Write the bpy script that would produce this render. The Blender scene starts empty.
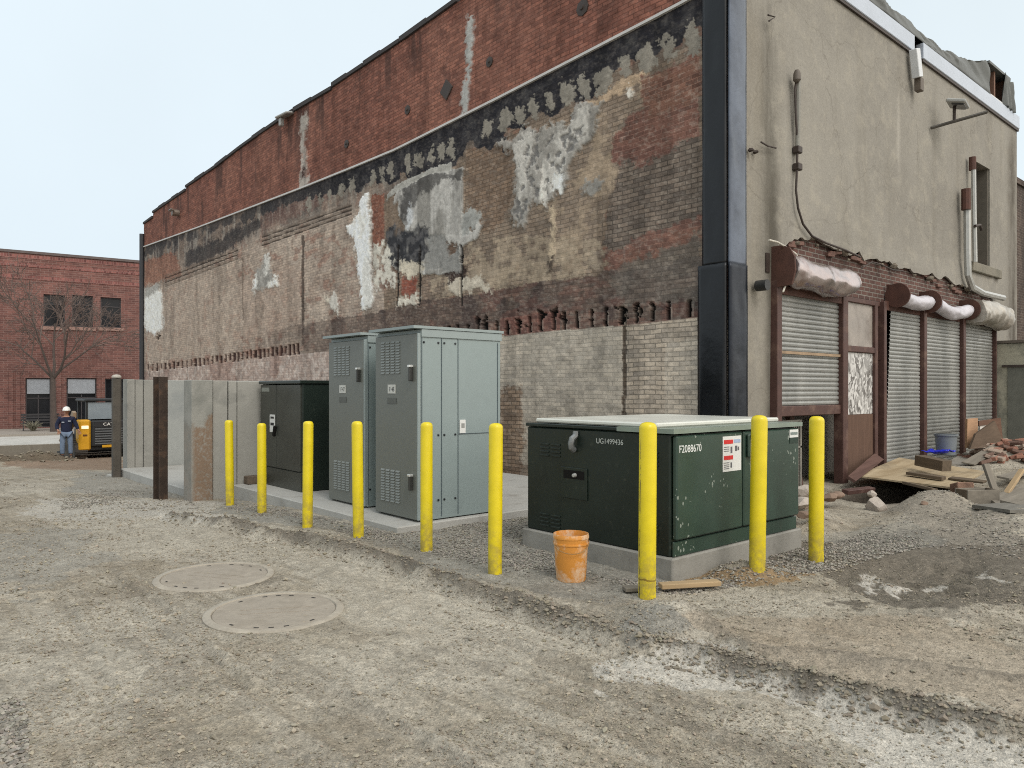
import bpy, bmesh, math, random
import numpy as np
from mathutils import Vector, Matrix, Euler
from mathutils.geometry import tessellate_polygon
random.seed(7)
rng = np.random.default_rng(11)
C = bpy.context.scene.collection
R = math.radians

# ------------------------------------------------------------------ camera
F, CX, CY, H = 745.0, 512.0, 390.0, 1.5
AZ = R(49.1)                                   # X axis: away along the end wall, Y axis: away along the long wall
ca, sa = math.cos(AZ), math.sin(AZ)
cam = bpy.data.cameras.new('camera'); camo = bpy.data.objects.new('camera', cam); C.objects.link(camo)
cam.sensor_width = 36; cam.lens = F / 1024 * 36; cam.shift_y = (CY - 384) / 1024
cam.clip_start = .05; cam.clip_end = 3000
camo.location = (0, 0, H); camo.rotation_euler = (R(90), 0, AZ - R(90))
bpy.context.scene.camera = camo

def P(px, py, d):
    """the point seen at a pixel of the photograph at depth d"""
    t = (px - CX) / F
    return Vector((d * (ca + sa * t), d * (sa - ca * t), H - d * (py - CY) / F))
def onX(px, py, X): return P(px, py, X / (ca + sa * (px - CX) / F))
def onY(px, py, Y): return P(px, py, Y / (sa - ca * (px - CX) / F))
def onZ(px, py, z): return P(px, py, (H - z) * F / (py - CY))
def proj(X, Y, Z):
    d = ca * X + sa * Y
    return CX + F * (sa * X - ca * Y) / d, CY - F * (Z - H) / d, d

def srgb(r, g, b):
    f = lambda c: (c / 255 / 12.92) if c <= 10 else ((c / 255 + .055) / 1.055) ** 2.4
    return np.array([f(r), f(g), f(b)])
def alb(r, g, b, k=1.0):
    v = srgb(r, g, b) * k
    return tuple(np.minimum(v, .85))
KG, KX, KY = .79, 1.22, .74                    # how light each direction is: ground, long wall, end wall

# ------------------------------------------------------------------ noise
def _h(ix, iy, seed):
    n = (ix.astype(np.int64) * 374761393 + iy.astype(np.int64) * 668265263 + seed * 974634777) & 0xffffffff
    n = ((n ^ (n >> 13)) * 1274126177) & 0xffffffff
    n = n ^ (n >> 16)
    return (n & 0xffff) / 65535.0
def vnoise(x, y, seed=0):
    ix, iy = np.floor(x), np.floor(y); fx, fy = x - ix, y - iy
    fx = fx * fx * (3 - 2 * fx); fy = fy * fy * (3 - 2 * fy)
    a, b = _h(ix, iy, seed), _h(ix + 1, iy, seed); c, d = _h(ix, iy + 1, seed), _h(ix + 1, iy + 1, seed)
    return (a + (b - a) * fx) * (1 - fy) + (c + (d - c) * fx) * fy
def fbm(x, y, seed=0, o=4):
    s, a, t = 0, .5, 0
    for k in range(o):
        s = s + a * vnoise(x, y, seed + k); t += a; a *= .5; x = x * 2.03 + 11.3; y = y * 2.03 + 5.7
    return s / t
def sstep(a, b, x):
    t = np.clip((x - a) / (b - a), 0, 1); return t * t * (3 - 2 * t)
def inpoly(u, v, poly):
    m = np.zeros(u.shape, bool); n = len(poly)
    for i in range(n):
        x0, y0 = poly[i]; x1, y1 = poly[(i + 1) % n]
        if y0 == y1: continue
        c = ((y0 > v) != (y1 > v)) & (u < (x1 - x0) * (v - y0) / (y1 - y0) + x0)
        m ^= c
    return m
def polydist(x, y, pts):
    """distance and signed side from a polyline"""
    best = np.full(x.shape, 1e9); side = np.zeros(x.shape)
    for (x0, y0), (x1, y1) in zip(pts[:-1], pts[1:]):
        dx, dy = x1 - x0, y1 - y0; L = dx * dx + dy * dy
        t = np.clip(((x - x0) * dx + (y - y0) * dy) / L, 0, 1)
        ex, ey = x - x0 - t * dx, y - y0 - t * dy
        d = np.sqrt(ex * ex + ey * ey); m = d < best
        best = np.where(m, d, best); side = np.where(m, np.sign(dx * ey - dy * ex), side)
    return best, side

# ------------------------------------------------------------------ materials
class NT:
    def __init__(s, name):
        s.m = bpy.data.materials.new(name); s.m.use_nodes = True
        s.t = s.m.node_tree; s.b = s.t.nodes['Principled BSDF']
    def n(s, typ, **kw):
        o = s.t.nodes.new(typ)
        for k, v in kw.items():
            if k.startswith('_'): setattr(o, k[1:], v)
        for k, v in kw.items():
            if k.startswith('_'): continue
            k = int(k[1:]) if (k[0] == 'i' and k[1:].isdigit()) else k
            s.set(o.inputs[k], v)
        return o
    def set(s, sock, v):
        if isinstance(v, bpy.types.NodeSocket): s.t.links.new(v, sock)
        elif isinstance(v, bpy.types.Node): s.t.links.new(v.outputs[0], sock)
        elif isinstance(v, (tuple, list, np.ndarray)) and sock.type == 'RGBA' and len(v) == 3: sock.default_value = (*v, 1)
        else: sock.default_value = v
    def coord(s, out='Object', scale=None):
        c = s.n('ShaderNodeTexCoord').outputs[out]
        if scale is not None: c = s.n('ShaderNodeMapping', Vector=c, Scale=scale).outputs[0]
        return c
    def noise(s, v, scale, detail=4, rough=.55):
        return s.n('ShaderNodeTexNoise', Vector=v, Scale=scale, Detail=detail, Roughness=rough).outputs[0]
    def math(s, op, a, b=0.0, c=None, clamp=False):
        o = s.n('ShaderNodeMath', _operation=op, i0=a, i1=b, _use_clamp=clamp)
        if c is not None: s.set(o.inputs[2], c)
        return o.outputs[0]
    def ramp(s, f, a, b):
        return s.n('ShaderNodeMapRange', Value=f, **{'From Min': a, 'From Max': b}, _clamp=True).outputs[0]
    def mix(s, f, a, b, blend='MIX'):
        o = s.n('ShaderNodeMix', _data_type='RGBA', _blend_type=blend)
        s.set(o.inputs[0], f); s.set(o.inputs[6], a); s.set(o.inputs[7], b); return o.outputs[2]
    def bump(s, h, strength, dist=.02):
        o = s.n('ShaderNodeBump', Height=h, Strength=strength, Distance=dist); s.set(s.b.inputs['Normal'], o.outputs[0])
    def out(s, color=None, rough=None, metal=None, spec=None):
        if color is not None: s.set(s.b.inputs['Base Color'], color)
        if rough is not None: s.set(s.b.inputs['Roughness'], rough)
        if metal is not None: s.set(s.b.inputs['Metallic'], metal)
        if spec is not None: s.set(s.b.inputs['Specular IOR Level'], spec)
        return s.m

def simple(name, rgb, rough=.6, var=.18, scale=5, bump=0., bscale=40, metal=0., spec=.4, dirt=None, dirt_amt=.0, dscale=3):
    k = NT(name); co = k.coord()
    n1 = k.noise(co, scale, 5); n2 = k.noise(co, scale * 9, 3)
    f = k.math('ADD', k.math('MULTIPLY', n1, .7), k.math('MULTIPLY', n2, .3))
    a = tuple(c * (1 - var) for c in rgb); b = tuple(min(c * (1 + var), .9) for c in rgb)
    col = k.mix(k.ramp(f, .3, .7), a, b)
    if dirt is not None:
        dn = k.ramp(k.noise(co, dscale, 6, .65), .62 - dirt_amt * .35, .72)
        col = k.mix(k.math('MULTIPLY', dn, min(1, .35 + dirt_amt)), col, dirt)
    if bump: k.bump(k.noise(co, bscale, 4), bump)
    r = k.ramp(n1, .2, .8); rr = k.math('ADD', k.math('MULTIPLY', r, .16), rough - .08)
    return k.out(col, rr, metal, spec)

def brick_mat(name, c1, c2, mortar, bw=.21, bh=.068, ms=.009, axis=0, stain=None, stain_amt=.3, bump=.5):
    k = NT(name); co = k.coord(); sp = k.n('ShaderNodeSeparateXYZ', Vector=co)
    v = k.n('ShaderNodeCombineXYZ', X=sp.outputs[axis], Y=sp.outputs[2], Z=0.0).outputs[0]
    bt = k.n('ShaderNodeTexBrick', Vector=v, Color1=c1, Color2=c2, Mortar=mortar, Scale=1.0)
    bt.inputs['Mortar Size'].default_value = ms; bt.inputs['Brick Width'].default_value = bw; bt.inputs['Row Height'].default_value = bh
    bt.inputs['Mortar Smooth'].default_value = .3; bt.inputs['Bias'].default_value = -.1
    n1 = k.noise(co, .7, 6, .65); n2 = k.noise(co, 14, 4)
    g = k.math('ADD', k.math('MULTIPLY', n1, .7), k.math('MULTIPLY', n2, .5))
    val = k.n('ShaderNodeMapRange', Value=g, **{'From Min': .3, 'From Max': .9, 'To Min': .62, 'To Max': 1.35}).outputs[0]
    col = k.mix(1.0, bt.outputs[0], k.n('ShaderNodeCombineColor', Red=val, Green=val, Blue=val).outputs[0], 'MULTIPLY')
    if stain is not None:
        s = k.ramp(k.noise(k.coord(scale=(1.2, 1.2, .35)), 1.3, 6, .65), .52, .68)
        col = k.mix(k.math('MULTIPLY', s, stain_amt), col, stain)
    hh = k.math('SUBTRACT', k.math('MULTIPLY', n2, .4), bt.outputs[1])
    k.bump(hh, bump, .012)
    return k.out(col, .92, 0, .2)

# ------------------------------------------------------------------ objects
def tag(o, label=None, cat=None, group=None, kind=None):
    if label: o['label'] = label
    if cat: o['category'] = cat
    if group: o['group'] = group
    if kind: o['kind'] = kind
    return o
def thing(name, label, cat, loc=(0, 0, 0), group=None):
    o = bpy.data.objects.new(name, None); C.objects.link(o); o.location = loc; o.empty_display_size = .2
    return tag(o, label, cat, group)
def wmat(o):
    m = Matrix.LocRotScale(o.location, o.rotation_euler, o.scale)
    return m if o.parent is None else wmat(o.parent) @ o.matrix_parent_inverse @ m
def link(me, name, mat, parent=None):
    o = bpy.data.objects.new(name, me); C.objects.link(o)
    if mat is not None: me.materials.append(mat)
    if parent is not None:
        o.parent = parent
        o.matrix_parent_inverse = wmat(parent).inverted()
    return o
def copy_tree(o, parent=None):
    c = o.copy(); C.objects.link(c); c.parent = parent
    for ch in list(o.children): copy_tree(ch, c)
    return c
def rawmesh(name, V, Q, smooth=True):
    me = bpy.data.meshes.new(name); V = np.asarray(V, np.float32); Q = np.asarray(Q, np.int32); k = Q.shape[1]
    me.vertices.add(len(V)); me.vertices.foreach_set('co', V.ravel())
    me.loops.add(Q.size); me.loops.foreach_set('vertex_index', Q.ravel())
    me.polygons.add(len(Q)); me.polygons.foreach_set('loop_start', np.arange(0, Q.size, k, dtype=np.int32))
    me.polygons.foreach_set('use_smooth', np.full(len(Q), smooth))
    me.update(calc_edges=True); return me
def attr(me, name, cols):
    a = me.attributes.new(name, 'FLOAT_COLOR', 'POINT'); c = np.ones((len(cols), 4), np.float32); c[:, :3] = cols
    a.data.foreach_set('color', c.ravel())

class MB:
    def __init__(s): s.bm = bmesh.new()
    def box(s, lo, hi, bev=0., M=None, seg=1):
        lo, hi = Vector(lo), Vector(hi); c = (lo + hi) / 2; d = hi - lo
        m = Matrix.Translation(c) @ Matrix.Diagonal((d.x, d.y, d.z, 1))
        if M is not None: m = M @ m
        r = bmesh.ops.create_cube(s.bm, size=1, matrix=m)
        if bev:
            e = list({e for v in r['verts'] for e in v.link_edges})
            bmesh.ops.bevel(s.bm, geom=e, offset=bev, segments=seg, affect='EDGES', profile=.5)
        return s
    def obox(s, c, size, rot=(0, 0, 0), bev=0.):
        h = Vector(size) / 2
        return s.box(-h, h, bev, Matrix.Translation(Vector(c)) @ Euler(rot).to_matrix().to_4x4())
    def tube(s, pts, r, n=8, cap=True):
        pts = [Vector(p) for p in pts]; m = len(pts)
        rs = r if isinstance(r, (list, tuple)) else [r] * m
        rings = []; up = None
        for i, p in enumerate(pts):
            t = (pts[min(i + 1, m - 1)] - pts[max(i - 1, 0)]).normalized()
            if up is None: up = Vector((0, 0, 1)) if abs(t.z) < .9 else Vector((1, 0, 0))
            a = t.cross(up).normalized(); b = a.cross(t).normalized(); up = b
            rings.append([s.bm.verts.new(p + rs[i] * (math.cos(q) * a + math.sin(q) * b)) for q in [2 * math.pi * j / n for j in range(n)]])
        for i in range(m - 1):
            for j in range(n):
                s.bm.faces.new((rings[i][j], rings[i + 1][j], rings[i + 1][(j + 1) % n], rings[i][(j + 1) % n]))
        if cap:
            s.bm.faces.new(rings[0]); s.bm.faces.new(rings[-1][::-1])
        return s
    def lathe(s, prof, n=24, M=None):
        M = M or Matrix(); rings = []
        for r, z in prof:
            if r < 1e-6: rings.append([s.bm.verts.new(M @ Vector((0, 0, z)))])
            else: rings.append([s.bm.verts.new(M @ Vector((r * math.cos(2 * math.pi * j / n), r * math.sin(2 * math.pi * j / n), z))) for j in range(n)])
        for A, B in zip(rings[:-1], rings[1:]):
            for j in range(n):
                a, b = A[j % len(A)], A[(j + 1) % len(A)]; c, d = B[(j + 1) % len(B)], B[j % len(B)]
                f = [a]
                for q in (b, c, d):
                    if q not in f: f.append(q)
                if len(f) > 2: s.bm.faces.new(f)
        return s
    def prism(s, loops, ext):
        """outer loop and holes of 3-D points, extruded by ext"""
        if not isinstance(loops[0][0], (tuple, list, Vector)): loops = [loops]
        loops = [[Vector(p) for p in l] for l in loops]; ext = Vector(ext)
        flat = [p for l in loops for p in l]
        A = [s.bm.verts.new(p) for p in flat]; B = [s.bm.verts.new(p + ext) for p in flat]
        for t in tessellate_polygon(loops):
            try: s.bm.faces.new([A[i] for i in t]); s.bm.faces.new([B[i] for i in reversed(t)])
            except ValueError: pass
        o = 0
        for l in loops:
            n = len(l)
            for i in range(n):
                s.bm.faces.new((A[o + i], A[o + (i + 1) % n], B[o + (i + 1) % n], B[o + i]))
            o += n
        return s
    def rock(s, c, r, seed=0, flat=.7, sub=2):
        rr = random.Random(seed); q = bmesh.ops.create_icosphere(s.bm, subdivisions=sub, radius=1)
        M = Euler((rr.random() * 6, rr.random() * 6, rr.random() * 6)).to_matrix(); cuts = [(Vector((rr.gauss(0, 1), rr.gauss(0, 1), rr.gauss(0, 1))).normalized(), rr.uniform(.5, .85)) for _ in range(9)]
        rad = r if isinstance(r, (tuple, list)) else (r, r, r * flat)
        for v in q['verts']:
            p = v.co.copy()
            for nrm, k in cuts:
                e = p.dot(nrm) - k
                if e > 0: p -= nrm * e
            p = M @ p
            v.co = Vector((p.x * rad[0], p.y * rad[1], p.z * rad[2])) + Vector(c)
        return s
    def build(s, name, mat, parent=None, ang=35):
        bmesh.ops.recalc_face_normals(s.bm, faces=s.bm.faces)
        me = bpy.data.meshes.new(name); s.bm.to_mesh(me); s.bm.free()
        if len(me.polygons):
            me.polygons.foreach_set('use_smooth', np.full(len(me.polygons), ang > 0))
            if ang > 0: me.set_sharp_from_angle(angle=R(ang))
        return link(me, name, mat, parent)

def text(name, body, size, mat, parent, origin, xdir, ydir=(0, 0, 1), depth=.002, sx=1.0):
    cu = bpy.data.curves.new(name, 'FONT'); cu.body = body; cu.size = size; cu.extrude = depth
    t = bpy.data.objects.new(name, cu); C.objects.link(t); bpy.context.view_layer.update()
    me = bpy.data.meshes.new_from_object(t.evaluated_get(bpy.context.evaluated_depsgraph_get()))
    bpy.data.objects.remove(t); bpy.data.curves.remove(cu)
    x = Vector(xdir).normalized(); y = Vector(ydir).normalized(); z = x.cross(y)
    m = Matrix((x * sx, y, z)).transposed().to_4x4(); m.translation = Vector(origin); me.transform(m); me.name = name
    me.materials.clear()
    return link(me, name, mat, parent)
def tagpoly(poly, d): return [P(x, y, d) for x, y in poly]

# ------------------------------------------------------------------ sky and light
SUN = Vector((-.12, -.62, .72)).normalized()               # towards the veiled sun
w = bpy.data.worlds.new('World'); bpy.context.scene.world = w; w.use_nodes = True
nt = w.node_tree; bg = nt.nodes['Background']
sky = nt.nodes.new('ShaderNodeTexSky'); sky.sky_type = 'NISHITA'; sky.sun_disc = False
sky.sun_elevation = math.asin(SUN.z); sky.sun_rotation = math.atan2(SUN.x, SUN.y); sky.dust_density = 3
tc = nt.nodes.new('ShaderNodeTexCoord')
dot = nt.nodes.new('ShaderNodeVectorMath'); dot.operation = 'DOT_PRODUCT'; nt.links.new(tc.outputs['Generated'], dot.inputs[0])
dot.inputs[1].default_value = Vector((.22, -.95, .2)).normalized()
mr = nt.nodes.new('ShaderNodeMapRange'); nt.links.new(dot.outputs['Value'], mr.inputs[0])
mr.inputs[1].default_value = -1; mr.inputs[2].default_value = 1; mr.inputs[3].default_value = 0; mr.inputs[4].default_value = 1
cl = nt.nodes.new('ShaderNodeTexNoise'); cl.inputs['Scale'].default_value = 1.6; cl.inputs['Detail'].default_value = 5
nt.links.new(tc.outputs['Generated'], cl.inputs['Vector'])
rp = nt.nodes.new('ShaderNodeValToRGB'); nt.links.new(mr.outputs[0], rp.inputs[0])
e = rp.color_ramp.elements
e[0].position = 0; e[0].color = (.69, .785, .845, 1); e[1].position = 1; e[1].color = (1.80, 1.72, 1.58, 1)
q = rp.color_ramp.elements.new(.56); q.color = (.735, .82, .86, 1)
cm = nt.nodes.new('ShaderNodeMapRange'); nt.links.new(cl.outputs[0], cm.inputs[0]); cm.inputs[1].default_value = .3; cm.inputs[2].default_value = .7; cm.inputs[3].default_value = 9.4; cm.inputs[4].default_value = 10.5
vm = nt.nodes.new('ShaderNodeVectorMath'); vm.operation = 'SCALE'; nt.links.new(rp.outputs[0], vm.inputs[0]); nt.links.new(cm.outputs[0], vm.inputs['Scale'])
mx = nt.nodes.new('ShaderNodeMix'); mx.data_type = 'RGBA'; mx.inputs[0].default_value = .94
nt.links.new(sky.outputs[0], mx.inputs[6]); nt.links.new(vm.outputs[0], mx.inputs[7])
nt.links.new(mx.outputs[2], bg.inputs[0]); bg.inputs[1].default_value = .1
sl = bpy.data.lights.new('sun', 'SUN'); sl.energy = 1.15; sl.angle = R(22); sl.color = (1, .97, .92)
so = bpy.data.objects.new('sun', sl); C.objects.link(so); so.rotation_euler = (-SUN).to_track_quat('-Z', 'Y').to_euler(); so.location = (0, -20, 30)
sc = bpy.context.scene
sc.view_settings.view_transform = 'Standard'; sc.view_settings.look = 'None'; sc.view_settings.exposure = .22; sc.view_settings.gamma = 1
sc.cycles.use_denoising = False; sc.cycles.filter_width = 1.05; sc.cycles.max_bounces = 6; sc.cycles.diffuse_bounces = 3

# ------------------------------------------------------------------ ground
def gp(px, py):                                             # ground plan position of a pixel
    p = onZ(px, py, 0); return (p.x, p.y)
def base_h(X, Y):
    X = np.asarray(X, float); Y = np.asarray(Y, float)
    h = np.interp(Y, [8, 12, 16, 31], [0, -.14, -.17, -1.0])
    h = h * sstep(30, 14, X)
    h = h + .24 * sstep(10.5, 14, X) * sstep(7, 4, Y)
    return h
BERM = [gp(*p) for p in ((170, 512), (230, 527), (330, 546), (420, 571), (500, 598), (560, 617), (620, 640), (700, 655), (760, 671), (850, 695), (940, 717), (1060, 744))]
BERM2 = [gp(*p) for p in ((690, 622), (750, 650), (800, 655), (900, 668), (1060, 690))]
RUTS = [[gp(*p) for p in q] for q in (((113, 565), (141, 614), (168, 635), (219, 661), (248, 686)), ((132, 585), (190, 625), (218, 660)), ((513, 643), (560, 660), (600, 673)),
        ((330, 690), (420, 740), (500, 790)), ((60, 590), (90, 640), (110, 690)), ((270, 535), (340, 552), (420, 566)), ((540, 660), (700, 730), (860, 800)))]
POOL = gp(915, 578)
_t = Vector(BERM[-2]) - Vector(BERM[2]); _t.normalize(); TDX, TDY = _t.x, _t.y     # the way the wheels ran
PILES = [(*gp(668, 622), .36, .36, .13), (*gp(745, 571), .34, .34, .10), (9.75, 3.45, .95, .5, .27), (9.4, 2.5, 1.7, .85, .18), (8.7, 3.3, .9, .6, .09), (15.8, 4.2, 1.7, .8, .28), (8.15, 4.3, .5, .6, .17),
         (7.6, 4.0, .4, .35, .12), (*gp(960, 612), .5, .4, .05), (2.9, 8.2, .5, .4, .04)]
FARP = [(2.6, 28.5, 1.6, 1.0, .42), (.8, 29.5, 1.7, .9, .40), (4.3, 29.3, 1.2, .9, .36), (-1.2, 28.5, 1.6, 1., .4), (3.6, 25.2, .7, .5, .12), (2.0, 22, 1.2, .7, .1)]
TREADS = [[gp(*p) for p in q] for q in (((945, 552), (950, 575), (948, 604)), ((968, 550), (975, 575), (972, 602)))]
PIT = (11.2, 4.5)
MANH = [(*gp(215, 577), .46), (*gp(275, 612), .46)]
def ground_h(X, Y, fine=True):
    X = np.asarray(X, float); Y = np.asarray(Y, float); shp = np.broadcast(X, Y).shape
    X = np.broadcast_to(X, shp).copy(); Y = np.broadcast_to(Y, shp).copy()
    h = base_h(X, Y); d = np.sqrt(X * X + Y * Y); near = sstep(34, 24, d)
    h += (fbm(X * .55, Y * .55, 3) - .5) * .07 * near
    wx = X + (fbm(X * 2, Y * 2, 21) - .5) * .18; wy = Y + (fbm(X * 2, Y * 2, 31) - .5) * .18
    for i, (x, y, a, b, k) in enumerate(PILES + FARP):
        q = np.sqrt(((wx - x) / a) ** 2 + ((wy - y) / b) ** 2)
        h += k * sstep(1.15, 0, q) * (.8 + .4 * fbm(X * 4, Y * 4, 50 + i))
    dd, sd = polydist(wx, wy, BERM)
    lump = .60 + .7 * fbm(X * 5, Y * 5, 61)
    h += .075 * np.exp(-(dd / .065) ** 2) * (lump + .7 * (fbm(X * 19, Y * 19, 67, 3) - .5)) - .035 * np.exp(-((dd * sd + .16) / .07) ** 2) * sstep(.5, .2, dd)
    h += .022 * sstep(0, .25, dd * sd) * sstep(1.2, .4, dd)
    dd, sd = polydist(wx, wy, BERM2); h += .035 * np.exp(-(dd / .07) ** 2) * lump
    for i, rt in enumerate(RUTS):
        dd, sd = polydist(X + (wx - X) * .4, Y + (wy - Y) * .4, rt)
        m = sstep(.25, .5, fbm(X * 1.7, Y * 1.7, 70 + i))
        h += (.014 * np.exp(-((dd * sd - .05) / .035) ** 2) - .014 * np.exp(-((dd * sd + .02) / .04) ** 2)) * m
    for i, tr_ in enumerate(TREADS):                        # lug marks left by tyres
        dd, sd = polydist(X, Y, tr_); m = sstep(.095, .08, dd) * sstep(.38, .52, fbm(X * 1.9, Y * 1.9, 140 + i))
        al = (X * (tr_[-1][0] - tr_[0][0]) + Y * (tr_[-1][1] - tr_[0][1])) / math.hypot(tr_[-1][0] - tr_[0][0], tr_[-1][1] - tr_[0][1])
        h += m * (.012 * np.sin((al + dd * .9) * 2 * math.pi / .12) - .008)
    q = np.sqrt(((wx - POOL[0]) / 1.15) ** 2 + ((wy - POOL[1]) / .55) ** 2); pm = sstep(1.25, .4, q)
    h += -.05 * pm + pm * (.13 * (fbm(X * 3.5, Y * 3.5, 81) - .5) + .07 * (fbm(X * 11, Y * 11, 83) - .5))
    for (mx_, my_, mr_) in MANH:
        q = np.sqrt((X - mx_) ** 2 + (Y - my_) ** 2); k_ = sstep(mr_ + .16, mr_ - .02, q); h = h * (1 - k_) + k_ * 0.0
    q = np.sqrt(((X - PIT[0]) / 1.1) ** 2 + ((Y - PIT[1]) / .5) ** 2); h += -.45 * sstep(1.1, .7, q)
    if fine:
        mk_ = 1.0
        for (mx_, my_, mr_) in MANH: mk_ = mk_ * sstep(mr_ - .05, mr_ + .1, np.sqrt((X - mx_) ** 2 + (Y - my_) ** 2))
        near = near * mk_
        h += (fbm(X * 7, Y * 7, 91, 4) - .5) * .018 * near + (fbm(X * 28, Y * 28, 95, 3) - .5) * .015 * sstep(14, 7, d) * mk_
        h += (fbm((X * TDX + Y * TDY) * .9, (-X * TDY + Y * TDX) * 11, 227) - .5) * .03 * near * sstep(12, 5, d)
        rough = sstep(.48, .62, fbm(X * .8, Y * .8, 97)); h += rough * (fbm(X * 18, Y * 18, 98, 3) - .5) * .014 * near
    return h
def gh(x, y, fine=False): return float(ground_h(np.array([x]), np.array([y]), fine)[0])

ang = np.concatenate([np.arange(-16, 108, .14), np.arange(108, 344, 4.0)]) * math.pi / 180
rad = np.concatenate([np.geomspace(.4, 2.2, 30)[:-1], np.geomspace(2.2, 34, 680), np.geomspace(36, 900, 24)])
A, Rr = np.meshgrid(ang, rad); gX, gY = Rr * np.cos(A), Rr * np.sin(A); gZ = ground_h(gX, gY)
nr, na = gX.shape
idx = np.arange(nr * na).reshape(nr, na); nx = np.roll(idx, -1, 1)
Q = np.stack([idx[:-1], idx[1:], nx[1:], nx[:-1]], -1).reshape(-1, 4)
V = np.stack([gX, gY, gZ], -1).reshape(-1, 3)
# colours of the soil, with painted shade along the ridge and in the pit
gu, gv, gd = proj(V[:, 0], V[:, 1], V[:, 2]); gd = np.maximum(gd, .3)
X_, Y_ = V[:, 0], V[:, 1]; ok = ca * X_ + sa * Y_ > .5
wn = np.stack([fbm(X_ * 1.6, Y_ * 1.6, 111) - .5, fbm(X_ * 1.6, Y_ * 1.6, 131) - .5])
wn2 = np.stack([fbm(X_ * 7, Y_ * 7, 151) - .5, fbm(X_ * 7, Y_ * 7, 171) - .5])
gu2 = gu + (wn[0] * .9 + wn2[0] * .3) * F / gd; gv2 = gv + (wn[1] * .9 + wn2[1] * .3) * F * H / gd ** 2
TAN, LIGHT, GREYG, DARK = (srgb(165, 155, 138), srgb(187, 179, 164), srgb(153, 149, 140), srgb(122, 114, 103))
DUST, SAND, BROWN, REDD = (srgb(190, 184, 173), srgb(150, 126, 96), srgb(138, 125, 107), srgb(140, 116, 97))
col = np.tile(TAN, (len(V), 1)); rgh = np.full(len(V), .95)
def gl(m, c, a=1.0):
    global col
    m = (m * a)[:, None]; col = col * (1 - m) + c * m
def reg(poly): return (inpoly(gu2, gv2, poly) & ok).astype(float)
gl(sstep(.42, .66, fbm(X_ * .9, Y_ * .9, 201)), LIGHT, .8)
gl(sstep(.54, .72, fbm(X_ * 1.4 + 9, Y_ * 1.4, 211)), BROWN, .30)
gl(sstep(.56, .70, fbm(X_ * 3.2, Y_ * 3.2, 221)), DARK, .35)
al_, ac_ = X_ * TDX + Y_ * TDY, -X_ * TDY + Y_ * TDX
gl(sstep(.5, .66, fbm(al_ * .9, ac_ * 11, 227)), DARK, .30); gl(sstep(.54, .66, fbm(al_ * .8 + 5, ac_ * 8, 229)), LIGHT, .45); gl(sstep(.55, .7, fbm(X_ * 15, Y_ * 15, 233, 3)), DARK, .18); gl(sstep(.56, .7, fbm(X_ * 17 + 3, Y_ * 17, 235, 3)), LIGHT, .25)
gl(sstep(.52, .66, fbm(X_ * 6 + 4, Y_ * 6, 225)), LIGHT, .3)
gl(reg([(60, 520), (230, 515), (420, 575), (520, 640), (420, 640), (250, 560), (60, 560)]), LIGHT, .55)
gl(reg([(150, 500), (205, 500), (240, 518), (150, 520), (20, 516), (40, 500)]), DUST, .75)
gl(reg([(-50, 540), (60, 525), (110, 560), (60, 590), (-50, 600)]), GREYG, .6)
gl(reg([(-50, 690), (20, 700), (30, 780), (-50, 790)]), GREYG, .8)
gl(reg([(80, 470), (190, 480), (190, 500), (70, 492)]), GREYG, .8)
gl(reg([(230, 497), (400, 535), (530, 500), (535, 545), (680, 580), (620, 610), (500, 585), (420, 560), (330, 535), (220, 510)]), GREYG, .85)
gl(reg([(230, 516), (330, 538), (420, 562), (520, 594), (620, 628), (690, 616), (640, 600), (500, 578), (400, 545)]), DARK, .35)
gl(reg([(780, 545), (900, 528), (1050, 538), (1050, 606), (940, 616), (860, 604), (790, 572)]), DARK * .82, .85)
gl(reg([(800, 535), (900, 520), (935, 545), (830, 560)]), GREYG, .6)
gl(reg([(705, 570), (760, 560), (790, 575), (760, 588), (700, 588)]), SAND, .9)
gl(reg([(630, 620), (690, 605), (710, 640), (640, 645)]), GREYG * .9, .8)
gl(reg([(606, 668), (640, 650), (690, 655), (770, 678), (1024, 742), (1100, 775), (1100, 850), (900, 800), (830, 735), (740, 700), (690, 690)]), DUST * 1.10, .9)
gl(reg([(700, 620), (900, 620), (1024, 640), (1024, 720), (860, 690), (720, 655)]), srgb(166, 150, 130), .5)
gl(reg([(870, 500), (940, 488), (1010, 525), (1024, 545), (930, 540)]), srgb(150, 142, 130), .8)
gl(reg([(0, 455), (120, 450), (130, 470), (60, 470), (0, 466)]), REDD, .75)
gl(reg([(-50, 440), (70, 440), (75, 460), (-50, 462)]), BROWN * .62, .9)
for pol in ([(845, 583), (880, 576), (905, 582), (880, 588), (850, 590)], [(880, 590), (915, 586), (925, 592), (890, 596)], [(985, 575), (1015, 580), (1020, 586), (995, 584)]):
    m = reg(pol); gl(m, srgb(192, 186, 176), .95); rgh = np.where(m > 0, .55, rgh)
dd, sd = polydist(X_ + wn2[0] * .15, Y_ + wn2[1] * .15, BERM); gl(np.exp(-((dd - .01) / .06) ** 2), DARK * .8, .85)  # shade side of the wheel ridge painted as a dark line
dd, sd = polydist(X_ + wn2[0] * .15, Y_ + wn2[1] * .15, BERM2); gl(np.exp(-(dd / .08) ** 2), DARK, .6)
for rt in RUTS:
    dd, sd = polydist(X_ + wn2[0] * .1, Y_ + wn2[1] * .1, rt); gl(np.exp(-(dd / .035) ** 2), DARK, .22)
q = np.sqrt(((X_ - PIT[0]) / 1.2) ** 2 + ((Y_ - PIT[1]) / .6) ** 2); gl(sstep(1.2, .8, q), srgb(60, 52, 45), .9)  # shade of the covered pit put into its soil colour
col = col * (.86 + .28 * fbm(X_ * 11, Y_ * 11, 231, 3))[:, None]
gcol = np.minimum(col * KG, .6)
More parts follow.
